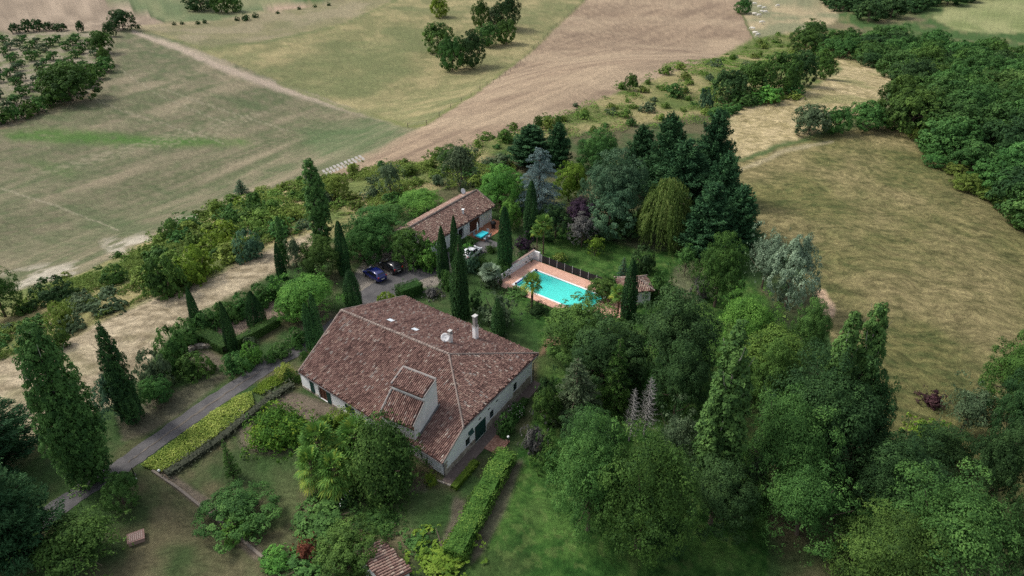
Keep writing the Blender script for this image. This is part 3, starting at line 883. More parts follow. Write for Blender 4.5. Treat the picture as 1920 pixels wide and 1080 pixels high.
cb = np.array([fB[0] + .12, fB[1] - .05, 0]); g.tube([(R[0], R[1], 2.95), (cb[0], cb[1], 2.7), (cb[0], cb[1], .05)], .05, 6)
g.build('downpipe', M_ZINC, house)
# stepped tower rising through the roof
tO = np.array([-8.92, 50.13]); tu = np.array([.49, .87]); tu /= np.linalg.norm(tu); tw = np.array([-tu[1], tu[0]])
def TP(s, w, z): q = tO + tu * s + tw * w; return (q[0], q[1], z)
WD = 3.95
tm = MB()
tm.prism([TP(-.95, .0, 0)[:2], TP(.95, .0, 0)[:2], TP(.95, WD, 0)[:2], TP(-.95, WD, 0)[:2]], 1.9, [4.55, 6.05, 6.05, 4.55])
tm.prism([TP(.95, .0, 0)[:2], TP(3.05, .0, 0)[:2], TP(3.05, WD, 0)[:2], TP(.95, WD, 0)[:2]], 1.9, [6.70, 7.38, 7.38, 6.70])
tw_ = tm.build('tower', M_STUCCOD, house)
tile_field('tiles', [TP(-1.25, .12, 4.50), TP(-1.25, WD - .1, 4.50), TP(.93, WD - .1, 6.13), TP(.93, .12, 6.13)], M_TILE, tw_, 13)
tile_field('tiles', [TP(.80, .12, 6.80), TP(.80, WD - .1, 6.80), TP(2.9, WD - .1, 7.47), TP(2.9, .12, 7.47)], M_TILE, tw_, 14)
rim = MB()
for (a, b, r_) in ((TP(-1.1, WD, 4.72), TP(.95, WD, 6.24), .12), (TP(.95, WD, 6.86), TP(3.05, WD, 7.52), .12), (TP(3.05, WD, 7.52), TP(3.05, -.02, 7.52), .13), (TP(3.05, -.02, 7.50), TP(.9, -.02, 6.82), .075), (TP(.98, WD, 6.24), TP(.98, 0, 6.24), .10), (TP(-1.1, -.02, 4.66), TP(.95, -.02, 6.2), .07)):
    rim.tube([a, b], r_, 6)
rim.build('rim', M_FLASH, tw_)
br = MB(); q = TP(-.98, WD / 2, 4.25); br.box((q[0], q[1], q[2]), (WD, .08, .35), math.atan2(tw[1], tw[0])); br.build('brick_band', plain('brick_band', (.42, .23, .16), .9, .1, noise=.2), tw_)
fs = MB(); fs.tube([TP(-.5, -.12, z1f(*TP(-.5, -.12, 0)[:2]) + .1), TP(3.2, -.12, z1f(*TP(3.2, -.12, 0)[:2]) + .1)], .09, 6); fs.build('flashing', M_ZINC, tw_)
# skylights on the back slope
for (x, y) in ((547, 176), (677, 225)):
    c0 = hit(540 + x / 2.842, 540 + y / 2.842, K, n2)
    e = (K - T1); e[2] = 0; e /= np.linalg.norm(e); d = np.cross(n2, e); d /= np.linalg.norm(d)
    f = [c0 + e * a * .42 + d * b * .36 + n2 * .13 for a, b in ((-1, -1), (1, -1), (1, 1), (-1, 1))]
    if np.cross(f[1] - f[0], f[3] - f[0])[2] < 0: f = f[::-1]
    s_ = MB().slab(f, .12).build('skylight', M_ZINC, house)
    f2 = [c0 + (q - c0) * .86 + n2 * .025 for q in f]
    MB().slab(f2, .02).build('pane', M_SKYL, s_)
# chimneys
def chimney(cx, by, ty, w, d, mat, cap=True, n=None, seg=.55):
    c0 = hit(cx, by, K, n2)
    hz = 0
    for _ in range(40):
        if PX(c0[0], c0[1], c0[2] + hz)[1] <= ty: break
        hz += .08
    rz = math.atan2(-n1[1], -n1[0])
    b = MB(); b.box((c0[0], c0[1], c0[2] + hz * seg / 2 - .2), (w, d, hz * seg + .4), rz)
    ch = b.build('chimney', mat, house)
    b = MB(); b.box((c0[0], c0[1], c0[2] + hz * seg + .04), (w + .12, d + .12, .08), rz)
    b.box((c0[0], c0[1], c0[2] + hz * (seg + 1) / 2 - .02), (w * .8, d * .8, hz * (1 - seg) - .1), rz)
    b.build('pot', M_FLASH, ch)
    b = MB(); b.box((c0[0], c0[1], c0[2] + hz - .03), (w + .04, d + .04, .08), rz)
    b.build('cap', plain('cap_stone', (.5, .49, .47), .9), ch)
    return c0, hz
chimney(540 + 1000 / 2.842, 540 + 270 / 2.842, 540 + 150 / 2.842, .55, .45, M_STUCCO)
chimney(540 + 866 / 2.842, 540 + 292 / 2.842, 540 + 228 / 2.842, .42, .36, M_STUCCOD, seg=.75)
fix(house)

def dish(name, label, pos, r, rz, tilt, mast=.6, group=None):
    t = thing(name, label, 'satellite dish', pos, rz, group)
    m = MB(); m.tube([(0, 0, 0), (0, 0, mast)], .025, 6); m.build('mast', M_ZINC, t)
    V = []; F = []; N = 16
    for j, rr in enumerate((0, .35, .7, 1)):
        for k in range(N):
            a = 2 * pi * k / N
            y_, z_ = -.12 - rr * rr * .10, rr * r * sin(a); V.append((rr * r * cos(a), y_ * .87 + z_ * .5, mast + z_ * .87 - y_ * .5))
    for j in range(3):
        for k in range(N): F.append((j * N + k, j * N + (k + 1) % N, (j + 1) * N + (k + 1) % N, (j + 1) * N + k))
    o = mk('reflector', V, F, M_WHITE, t, smooth=True)
    sm = o.modifiers.new('s', 'SOLIDIFY'); sm.thickness = .02
    m = MB(); m.tube([(0, -.15, mast - r * .8), (0, -.15 - r * .9, mast - r * .1)], .014, 5); m.box((0, -.15 - r * .9, mast - r * .05), (.08, .10, .08)); m.build('feed_arm', M_ZINC, t)
    return t
c0 = hit(540 + 842 / 2.842, 540 + 290 / 2.842, K, n2)
dish('satellite_dish', 'white satellite dish beside the small chimney on the farmhouse roof', c0 + np.array([0, 0, -.05]), .52, radians(-8), 0, mast=.75)

# terracotta step and path along the side wall
M_TERRA = ramp_mat('terracotta_paving', [(0, (.27, .13, .09)), (.5, (.38, .20, .14)), (1, (.48, .28, .20))], rough=.8)
def paving(name, org, eu, ev, lu, lv, step, z, mat, parent=None, gap=.015, hole=None, seed=3, th=.06, jit=1.):
    """individual paving tiles laid on a bed"""
    rng = np.random.default_rng(seed)
    nu, nv = int(round(lu / step)), int(round(lv / step))
    V = []; F = []; T = []
    for i in range(nu):
        for j in range(nv):
            if hole and hole[0] < (i + .5) * step < hole[2] and hole[1] < (j + .5) * step < hole[3]: continue
            zz = z + rng.uniform(0, .006); k = len(V)
            for a, b in ((i * step + gap, j * step + gap), ((i + 1) * step - gap, j * step + gap), ((i + 1) * step - gap, (j + 1) * step - gap), (i * step + gap, (j + 1) * step - gap)):
                q = org + eu * a + ev * b; V.append((q[0], q[1], zz))
            F.append((k, k + 1, k + 2, k + 3)); T.append(rng.uniform(0, 1))
    return mk(name, V, F, mat, parent, tint=T)
su = (fB - fA) / np.linalg.norm(fB - fA); sn = np.array([su[1], -su[0]])
M_PATH = plain('path_gravel', (.165, .130, .115), .95, .1, noise=.4, nscale=3, bump=.3, bscale=18)
pth = MB().prism([fA - su * .6 + sn * .08, fA - su * .9 + sn * 1.25, fB + sn * 1.15 + su * .2, fB + su * .3 + sn * .08], .0, .05).build('side_path', M_PATH); structure(pth)
stp = MB().prism([fA + su * 5.0 + sn * 1.16, fA + su * 7.3 + sn * 1.16, fA + su * 7.3 + sn * 2.9, fA + su * 5.0 + sn * 2.9][::-1], 0, .075).build('terracotta_step', plain('terracotta_bed', (.16, .10, .08), .95))
tag(stp, 'low terracotta tiled step outside the green double door', 'step')
paving('paving', fA + su * 5.0 + sn * 1.16, su, sn, 2.3, 1.75, .25, .08, M_TERRA, stp)
kb = MB().box((*(fA - su * .75 + sn * .25 - np.array([.2, 0])), .06), (2.4, .18, .16), math.atan2(sn[1], sn[0]) + .12)
tag(kb.build('stone_kerb', M_STONE), 'pale stone kerb closing the path at the near corner of the farmhouse', 'kerb')

# ---------------- small guest house
sh = thing('guest_house', 'small white house with a long tiled gable roof and terracotta terrace behind the cypresses', 'house', (-10, 97, 0))
ez, rzh = 2.7, 4.5
sFR = W(928.7, 385.4, ez); sFL = W(803, 461, ez); sRR = W(897.6, 355.6, rzh); sRL = W(764.6, 427, rzh)
e = sFR - sFL; e[2] = 0; e /= np.linalg.norm(e); dpt = np.array([-e[1], e[0], 0])
off_r = (sRR - sFR) @ dpt; off_l = (sRL - sFL) @ dpt; wd = (off_r + off_l) / 2
sRL = sFL + dpt * wd + np.array([0, 0, rzh - ez]); sRR = sFR + dpt * wd + np.array([0, 0, rzh - ez])
sBR = sRR + dpt * wd * .95 - np.array([0, 0, (rzh - ez) * .95]); sBL = sRL + dpt * wd * .95 - np.array([0, 0, (rzh - ez) * .95])
sroof = MB().add([sRR - dn * 3, sRR - dn * 3 + [.01, 0, 0], sRR - dn * 3 + [0, .01, 0]], [(0, 1, 2)]).build('roof', M_UNDER, sh)
tile_field('tiles', [sFL, sFR, sRR, sRL], M_TILE2, sroof, 23, sp=.27)
tile_field('tiles', [sRL, sRR, sBR, sBL], M_TILE2, sroof, 24, sp=.27)
ridge_tiles('ridge', sRL, sRR, M_TILE2, sroof, 25, r=.17)
ridge_tiles('verge', sRR, sFR, M_TILE2, sroof, 26, r=.11, lift=.03)
ridge_tiles('verge', sRL, sFL, M_TILE2, sroof, 27, r=.11, lift=.03)
g = MB().tube([sFL - dpt * .06 - dn, sFR - dpt * .06 - dn], .06, 6).build('gutter', M_ZINC, sh)
wFR = (sFR - e * .45 + dpt * .5)[:2]; wFL = (sFL + e * .45 + dpt * .5)[:2]; wBR = (sBR - e * .45 - dpt * .4)[:2]; wBL = (sBL + e * .45 - dpt * .4)[:2]
nf = pnorm(sFL, sFR, sRR); nb_ = pnorm(sRL, sRR, sBR); zf, zb = zplane(sFL, nf), zplane(sRL, nb_)
srz = lambda x, y: min(zf(x, y), zb(x, y)) - .15
Ls = np.linalg.norm(wFR - wFL)
def sx(cx, cy): return wall_s(wFL, wFR, 740 + cx / 7.714, 340 + cy / 7.714)
dA = sx(1075, 700)[0]; dB = sx(1238, 650)[0]; gA_ = sx(925, 790)[0]; gB_ = sx(1003, 760)[0]
ops = [(dA, dB, .05, 2.15), (gA_, gB_, .1, 1.9)]
m, P, u, n, L = wall(wFL, wFR, -.3, srz, ops, depth=.35, extra=[2, 5])
m.build('wall', M_STUCCO, sh)
d_ = pane(P, dA + .02, dB - .02, .06, 2.13, .3, M_WOODB, 'door', sh)
frame(P, dA + .02, dB - .02, .06, 2.13, .29, .09, M_WOODB, d_, 3)
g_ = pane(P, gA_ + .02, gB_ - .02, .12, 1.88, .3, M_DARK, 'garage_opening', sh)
for s_ in (dA - .22, dB + .35, L - .25):
    b = MB(); q = P(s_, 1.2, -.10); b.box((q[0], q[1], 1.2), (.28, .2, 2.4), math.atan2(u[1], u[0])); b.build('pilaster', M_STUCCO, sh)
q = P((dA + dB) / 2 - 1.2, 2.25, -.2); b = MB(); b.box(q, (.12, .12, .22)); b.tube([(q[0], q[1], q[2] + .15), P((dA + dB) / 2 - 1.2, 2.42, 0)], .02, 5); b.build('wall_lamp', M_DARK, sh)
for p0, p1 in ((wFR, wBR), (wBR, wBL), (wBL, wFL)):
    m, *_ = wall(p0, p1, -.3, srz, extra=[np.linalg.norm(p1 - p0) / 2]); m.build('wall', M_STUCCOD, sh)
cc = hit(740 + 990 / 7.714, 340 + 470 / 7.714, sFL, nf)
b = MB(); b.box((cc[0], cc[1], cc[2] + .3), (.3, .3, .8)); b.box((cc[0], cc[1], cc[2] + .78), (.42, .42, .07)); b.build('chimney', M_WHITE, sh)
fix(sh)
dish('satellite_dish', 'white satellite dish on the far end of the guest house ridge', sBR * .5 + sRR * .5 - e * 1.6 + np.array([0, 0, .0]), .5, radians(55), 0, mast=.7)

# climbing roses trained up its wall are planted with the shrubs further down
M_TERR2 = ramp_mat('terrace_tiles', [(0, (.40, .16, .09)), (.5, (.50, .22, .13)), (1, (.58, .28, .17))], rough=.8)
eu = e[:2]; ev = -dpt[:2]
torg = wFL + eu * (dA - .6)
tb = MB().prism([torg, torg + ev * 3.3, torg + ev * 3.3 + eu * (Ls - dA + 1.2), torg + eu * (Ls - dA + 1.2)], 0, .055).build('terrace', plain('terrace_bed', (.32, .17, .12), .9)); structure(tb)
structure(paving('terrace_paving', torg, eu, ev, Ls - dA + 1.2, 3.3, .3, .06, M_TERR2))

# ---------------- pool house
ph = thing('pool_house', 'tiny white hut with a tiled hip roof beside the pool terrace', 'hut', (17, 78, 0))
c1 = W(1166, 571)[:2]; c2 = W(1225, 572)[:2]; v_ = np.array([c2[0] - c1[0], 0]) ; eu_ = np.array([.97, .10]); eu_ /= np.linalg.norm(eu_); ev_ = np.array([-eu_[1], eu_[0]])
LX, LY = 3.8, 3.2
cs = [c1, c1 + eu_ * LX, c1 + eu_ * LX + ev_ * LY, c1 + ev_ * LY]
for i in range(4):
    m, P_, *_ = wall(cs[i], cs[(i + 1) % 4], -.3, lambda x, y: 2.1); m.build('wall', M_STUCCO, ph)
o_ = .35
ec = [c1 - eu_ * o_ - ev_ * o_, c1 + eu_ * (LX + o_) - ev_ * o_, c1 + eu_ * (LX + o_) + ev_ * (LY + o_), c1 - eu_ * o_ + ev_ * (LY + o_)]
ec = [np.array([*q, 2.1]) for q in ec]
r0 = np.array([*(c1 + eu_ * 1.6 + ev_ * LY / 2), 3.1]); r1 = np.array([*(c1 + eu_ * (LX - 1.6) + ev_ * LY / 2), 3.1])
prf = MB().add([r0 - dn * 3, r0 - dn * 3 + [.01, 0, 0], r0 - dn * 3 + [0, .01, 0]], [(0, 1, 2)]).build('roof', M_UNDER, ph)
for k, pl_ in enumerate(([ec[0], ec[1], r1, r0], [ec[1], ec[2], r1], [ec[2], ec[3], r0, r1], [ec[3], ec[0], r0])): tile_field('tiles', pl_, M_TILE2, prf, 40 + k, sp=.24)
for k, (a, b) in enumerate(((ec[0], r0), (ec[1], r1), (ec[2], r1), (ec[3], r0), (r0, r1))): ridge_tiles('ridge', a, b, M_TILE2, prf, 45 + k, r=.11)
fix(ph)

# ============================================================ POOL
def pool():
    zc = .14
    M_COP = plain('pool_coping', (.82, .82, .80), .6, .3, noise=.05)
    M_LIN = plain('pool_lining', (.30, .82, .76), .6, .3, noise=.04, nscale=.8)
    t = thing('swimming_pool', 'rectangular turquoise swimming pool with white coping in a terracotta deck', 'pool', (*pp(PLEN / 2, PWID / 2), 0))
    m = MB(); a = [pp(0, 0), pp(PLEN, 0), pp(PLEN, PWID), pp(0, PWID)]
    V = [(*q, z) for z in (zc - .02, -1.5) for q in a]
    m.add(V, [(4, 5, 6, 7), (0, 4, 5, 1), (1, 5, 6, 2), (2, 6, 7, 3), (3, 7, 4, 0)]); m.build('basin', M_LIN, t)
    m = MB()
    w = .28
    for (u0, v0, u1, v1) in ((-w, -w, PLEN + w, 0), (-w, PWID, PLEN + w, PWID + w), (-w, 0, 0, PWID), (PLEN, 0, PLEN + w, PWID)):
        m.prism([pp(u0, v0), pp(u0, v1), pp(u1, v1), pp(u1, v0)], zc - .3, zc)
    # rounded inner corners
    for (cu, cv, a0) in ((0, 0, 0), (PLEN, 0, 90), (PLEN, PWID, 180), (0, PWID, 270)):
        su_, sv_ = (1 if cu == 0 else -1), (1 if cv == 0 else -1); r = .55
        arc = [pp(cu + su_ * (r - r * cos(q)), cv + sv_ * (r - r * sin(q))) for q in np.linspace(0, pi / 2, 6)]
        poly = [pp(cu, cv)] + arc
        if (su_ * sv_) > 0: poly = poly[::-1]
        m.prism(poly, zc - .3, zc - .002)
    m.build('coping', M_COP, t)
    # water
    mt, nt, b = new_mat('pool_water')
    out = nt.nodes['Material Output']
    tr = nt.nodes.new('ShaderNodeBsdfTransparent'); tr.inputs[0].default_value = (.62, 1.0, .98, 1)
    gl = nt.nodes.new('ShaderNodeBsdfGlossy'); gl.inputs['Roughness'].default_value = .06
    df = nt.nodes.new('ShaderNodeBsdfDiffuse'); df.inputs[0].default_value = (.10, .86, .76, 1)
    fr = nt.nodes.new('ShaderNodeFresnel'); fr.inputs[0].default_value = 1.33
    n_ = nt.nodes.new('ShaderNodeTexNoise'); n_.inputs['Scale'].default_value = 3.2; n_.inputs['Detail'].default_value = 4
    tc = nt.nodes.new('ShaderNodeTexCoord'); nt.links.new(tc.outputs['Object'], n_.inputs['Vector'])
    bp = nt.nodes.new('ShaderNodeBump'); bp.inputs['Strength'].default_value = .35; bp.inputs['Distance'].default_value = .05
    nt.links.new(n_.outputs[0], bp.inputs['Height']); nt.links.new(bp.outputs[0], gl.inputs['Normal']); nt.links.new(bp.outputs[0], fr.inputs['Normal'])
    m1 = nt.nodes.new('ShaderNodeMixShader'); m1.inputs[0].default_value = .62
    nt.links.new(tr.outputs[0], m1.inputs[1]); nt.links.new(df.outputs[0], m1.inputs[2])
    m2 = nt.nodes.new('ShaderNodeMixShader'); nt.links.new(fr.outputs[0], m2.inputs[0]); nt.links.new(m1.outputs[0], m2.inputs[1]); nt.links.new(gl.outputs[0], m2.inputs[2])
    nt.links.new(m2.outputs[0], out.inputs['Surface'])
    m = MB(); m.add([(*q, zc - .10) for q in a], [(0, 3, 2, 1)]); m.build('water', mt, t)
    # roller cover at the house end
    m = MB(); m.tube([(*pp(.28, .2), zc + .16), (*pp(.28, PWID - .2), zc + .16)], .13, 10); m.build('cover_roller', plain('cover_blue', (.05, .12, .32), .5, .3), t)
    for v in (.05, PWID - .05): MB().box((*pp(.28, v), zc + .15), (.35, .12, .3), math.atan2(PU[1], PU[0])).build('roller_bracket', plain('bracket', (.05, .05, .055), .5), t)
    fix(t)
    # deck
    mdk = ramp_mat('deck_tiles', [(0, (.58, .33, .24)), (.5, (.63, .37, .275)), (1, (.68, .41, .31))], rough=.8)
    bed = MB(); u0, v0, u1, v1 = -2.1, -2.4, PLEN + 4.6, PWID + 1.5
    for (a0, b0, a1, b1) in ((u0, v0, u1, -w), (u0, PWID + w, u1, v1), (u0, -w, -w, PWID + w), (PLEN + w, -w, u1, PWID + w)):
        bed.prism([pp(a0, b0), pp(a0, b1), pp(a1, b1), pp(a1, b0)], -.1, .10)
    structure(bed.build('pool_deck', plain('deck_bed', (.55, .33, .25), .9)))
    structure(paving('deck_paving', np.array(pp(u0, v0)), PU, PV, u1 - u0, v1 - v0, .3, .106, mdk, hole=(-w - u0, -w - v0, PLEN + w - u0, PWID + w - v0), gap=.008))
    # white wall behind the deck
    wt = thing('pool_wall', 'low white rendered wall closing the left end of the pool deck', 'wall', (*pp(-2.3, 2), 0))
    m = MB()
    m.prism([pp(-2.35, -2.6), pp(-2.35, 2.4), pp(-2.12, 2.4), pp(-2.12, -2.6)], 0, 1.45)
    m.prism([pp(-2.35, 2.4), pp(-2.35, PWID + 1.7), pp(-2.12, PWID + 1.7), pp(-2.12, 2.4)], 0, 1.0)
    m.prism([pp(-2.35, -2.85), pp(-2.35, -2.6), pp(-1.1, -2.6), pp(-1.1, -2.85)], 0, 1.45)
    m.build('wall_panel', M_WHITE, wt)
    m = MB()
    m.prism([pp(-2.42, -2.92), pp(-2.42, 2.4), pp(-2.06, 2.4), pp(-2.06, -2.92)], 1.453, 1.5)
    m.build('wall_coping', M_MORTAR, wt)
    fix(wt)
    fn = thing('pool_fence', 'black mesh safety fence with pale posts along the far side of the pool', 'fence', (*pp(6, -2.55), 0))
    nP = 11; L_ = 13.4
    for k in range(nP):
        m = MB(); q = pp(-.6 + L_ * k / (nP - 1), -2.55); m.tube([(*q, 0), (*q, 1.32)], .035, 6); m.build('post', plain('post_pale', (.62, .62, .62), .5), fn)
    m = MB(); m.prism([pp(-.6, -2.56), pp(-.6, -2.54), pp(-.6 + L_, -2.54), pp(-.6 + L_, -2.56)], .12, 1.22)
    m.build('mesh_panel', plain('black_mesh', (.018, .018, .020), .8), fn)
    fix(fn)
    g = MB(); q = pp(-.85, -2.6); g.box((*q, .65), (.5, .06, 1.3), math.atan2(PU[1], PU[0])); tag(g.build('pool_gate', plain('gate_grey', (.22, .23, .25), .6)), 'small grey gate between the white wall and the black pool fence', 'gate')
pool()

# ============================================================ DRIVE
def strip(name, pts, hw, z, mat, n=10, rag=.12, seed=1):
    Pw = [W(*p)[:2] for p in pts]
    if not hasattr(hw, '__len__'): hw = [hw] * len(pts)
    C_ = []; Wd = []
    for i in range(len(Pw) - 1):
        p0 = Pw[max(i - 1, 0)]; p1 = Pw[i]; p2 = Pw[i + 1]; p3 = Pw[min(i + 2, len(Pw) - 1)]
        for k in range(n):
            t = k / n
            C_.append(.5 * ((2 * p1) + (-p0 + p2) * t + (2 * p0 - 5 * p1 + 4 * p2 - p3) * t * t + (-p0 + 3 * p1 - 3 * p2 + p3) * t ** 3)); Wd.append(hw[i] * (1 - t) + hw[i + 1] * t)
    C_.append(Pw[-1]); Wd.append(hw[-1])
    C_ = np.array(C_); T = np.gradient(C_, axis=0); T = T / np.linalg.norm(T, axis=1, keepdims=True); Nn = np.stack([-T[:, 1], T[:, 0]], 1)
    rng = np.random.default_rng(seed); Wd = np.array(Wd)
    a = C_ + Nn * (Wd + rng.uniform(-rag, rag, len(Wd)))[:, None]; b = C_ - Nn * (Wd + rng.uniform(-rag, rag, len(Wd)))[:, None]
    V = np.concatenate([np.c_[a, np.maximum(Z(a[:, 0], a[:, 1]), -20) + z], np.c_[C_, Z(C_[:, 0], C_[:, 1]) + z + .02], np.c_[b, Z(b[:, 0], b[:, 1]) + z]])
    k = len(C_); F = [(i, k + i, k + i + 1, i + 1) for i in range(k - 1)] + [(k + i, 2 * k + i, 2 * k + i + 1, k + i + 1) for i in range(k - 1)]
    return mk(name, V, F, mat)
def asphalt():
    m, nt, b = new_mat('old_asphalt')
    tc = nt.nodes.new('ShaderNodeTexCoord')
    n = nt.nodes.new('ShaderNodeTexNoise'); n.inputs['Scale'].default_value = .55; n.inputs['Detail'].default_value = 8; n.inputs['Roughness'].default_value = .7
    rp = nt.nodes.new('ShaderNodeValToRGB'); e_ = rp.color_ramp.elements
    e_[0].position = .30; e_[0].color = (.044, .043, .047, 1); e_[1].position = .70; e_[1].color = (.120, .114, .112, 1)
    nt.links.new(tc.outputs['Object'], n.inputs['Vector']); nt.links.new(n.outputs[0], rp.inputs[0]); nt.links.new(rp.outputs[0], b.inputs['Base Color'])
    b.inputs['Roughness'].default_value = .9
    return m
M_ASPH = asphalt()
structure(strip('driveway', [(60, 985), (150, 924), (235, 870), (340, 795), (470, 707), (570, 647), (620, 618), (663, 590), (700, 556), (752, 522), (800, 506), (850, 482), (895, 468), (925, 452)], [1.15, 1.15, 1.15, 1.2, 1.2, 1.25, 1.5, 1.8, 2.3, 2.2, 2.0, 1.8, 1.8, 1.6], .03, M_ASPH))
M_WORN = plain('worn_centre', (.135, .118, .100), .95, .1, noise=.5, nscale=1.2)
structure(strip('grass_centre', [(240, 868), (300, 824), (360, 782), (430, 734), (490, 695)], [.03, .10, .14, .1, .02], .065, M_WORN, rag=.09))
structure(strip('concrete_patch', [(690, 588), (700, 574), (712, 566), (722, 555)], [.1, .45, .3, .1], .065, plain('pale_patch', (.42, .40, .37), .9, noise=.3), rag=.12))

# ============================================================ CARS
def car(label, px, py, head, body_col, L=4.0, Wd=1.72, Hh=1.5, group=None):
    """hatchback; rear towards local -X"""
    p = G(px, py)
    t = thing('parked_car', label, 'car', (p[0], p[1], .05), head, group)
    M_B = plain('paint_%02d' % (len(bpy.data.materials)), body_col, .25, .6, metal=.2)
    M_B.node_tree.nodes['Principled BSDF'].inputs['Coat Weight'].default_value = .6
    gl = plain('car_glass', (.012, .014, .018), .08, .8)
    # stations: x, half width bottom, z bottom, z belt, belt half width, z roof, roof half width
    st = [(-.50, .80, .34, .80, .76, .80, .70), (-.485, .90, .26, .92, .90, .94, .78), (-.44, .98, .22, .98, .97, 1.22, .70), (-.36, 1, .20, .99, .99, 1.42, .74), (-.20, 1, .20, .98, 1, 1.49, .77), (.02, 1, .20, .96, 1, 1.47, .77), (.14, 1, .20, .95, .99, 1.28, .74), (.27, 1, .20, .94, .97, .96, .80), (.40, .97, .22, .82, .94, .83, .80), (.475, .88, .26, .66, .84, .68, .72), (.50, .76, .34, .52, .70, .54, .60)]
    V = []; F = []
    for (x, hb, zb, zl, wl, zr, wr) in st:
        h = Wd / 2; f = Hh / 1.49
        r = [(hb * h * .88, zb), (hb * h, zb + .18), (wl * h, (zb + zl) / 2 + .1), (wl * h * .985, zl), (wr * h * 1.0, zl + (zr - zl) * .85), (wr * h * .86, zr), (0, zr + (.02 if zr > 1 else .01))]
        row = [(x * L, y, z * f) for y, z in r] + [(x * L, -y, z * f) for y, z in r[-2::-1]]
        V += row
    n = 13
    glass = []
    for i in range(len(st) - 1):
        for j in range(n - 1):
            F.append((i * n + j, i * n + j + 1, (i + 1) * n + j + 1, (i + 1) * n + j))
        F.append((i * n + n - 1, i * n, (i + 1) * n, (i + 1) * n + n - 1))
    F.append(tuple(range(n - 1, -1, -1))); F.append(tuple((len(st) - 1) * n + k for k in range(n)))
    b = mk('body', V, F, M_B, t, smooth=True)
    bv = b.modifiers.new('sub', 'SUBSURF'); bv.levels = 1; bv.render_levels = 1
    f = Hh / 1.49
    def row(i): return [np.array(v) for v in V[i * n:(i + 1) * n]]
    # side glass, rear screen, windscreen laid just proud of the shell
    for sgn in (1, -1):
        m = MB()
        for (x0, x1) in ((-.385, -.21), (-.20, -.03), (-.02, .12)):
            zt0, zt1 = (1.34 if x0 < -.3 else 1.40), (1.40 if x1 < .05 else 1.24)
            yb = Wd / 2 * .99 + .012; yt = Wd / 2 * .80 + .012
            m.add([(x0 * L, sgn * yb, 1.02 * f), (x1 * L, sgn * yb, .99 * f), (x1 * L, sgn * yt, zt1 * f), ((x0 + .03) * L, sgn * yt, zt0 * f)], [(0, 1, 2, 3) if sgn < 0 else (3, 2, 1, 0)])
        m.build('side_window', gl, t)
    h = Wd / 2
    MB().add([(-.462 * L, -.74 * h, 1.05 * f), (-.462 * L, .74 * h, 1.05 * f), (-.398 * L, .62 * h, 1.385 * f), (-.398 * L, -.62 * h, 1.385 * f)], [(3, 2, 1, 0)]).build('rear_window', gl, t)
    MB().add([(.272 * L, -.78 * h, 1.00 * f), (.272 * L, .78 * h, 1.00 * f), (.115 * L, .66 * h, 1.40 * f), (.115 * L, -.66 * h, 1.40 * f)], [(0, 1, 2, 3)]).build('windscreen', gl, t)
    tyre = plain('tyre', (.015, .015, .016), .9); rimm = plain('rim_alloy', (.45, .45, .47), .35, .5, metal=.8)
    for x in (-.315, .32):
        for sg in (1, -1):
            m = MB(); m.tube([(x * L, sg * (h - .17), .31), (x * L, sg * (h + .012), .31)], .31, 18); w = m.build('wheel', tyre, t)
            m = MB(); m.tube([(x * L, sg * (h + .013), .31), (x * L, sg * (h + .022), .31)], .20, 14); m.build('rim', rimm, w)
    rl = plain('tail_lamp', (.42, .02, .02), .25, .6); hl = plain('head_lamp', (.7, .72, .75), .15, .7)
    for sg in (1, -1):
        MB().box((-.472 * L, sg * .74 * h, .88 * f), (.10, .22, .30)).build('tail_light', rl, t)
        MB().box((.452 * L, sg * .68 * h, .66 * f), (.16, .30, .14)).build('headlight', hl, t)
        MB().box((.15 * L, sg * (h + .08), 1.02 * f), (.12, .16, .12)).build('wing_mirror', M_B, t)
    MB().box((-.497 * L, 0, .62 * f), (.02, .5, .12)).build('licence_plate', plain('plate', (.78, .77, .70), .5), t)
    return t
def heading(a, b):
    p, q = W(*a), W(*b); return math.atan2(q[1] - p[1], q[0] - p[0])
hb = heading((722, 526), (683, 503))
car('dark blue hatchback parked nearest the farmhouse in the gravel yard', 703, 521, hb, (.006, .013, .125))
car('black hatchback parked beside the blue car under the trees', 734, 506, heading((750, 512), (713, 490)), (.012, .012, .016), L=3.9)
car('silver grey car half hidden behind the slim cypress at the yard edge', 815, 492, heading((812, 500), (822, 478)), (.30, .34, .38), L=3.9)
car('white car with only its roof showing behind the pointed cypress clump', 884, 481, heading((862, 500), (900, 475)) + .1, (.78, .79, .80), L=4.2)

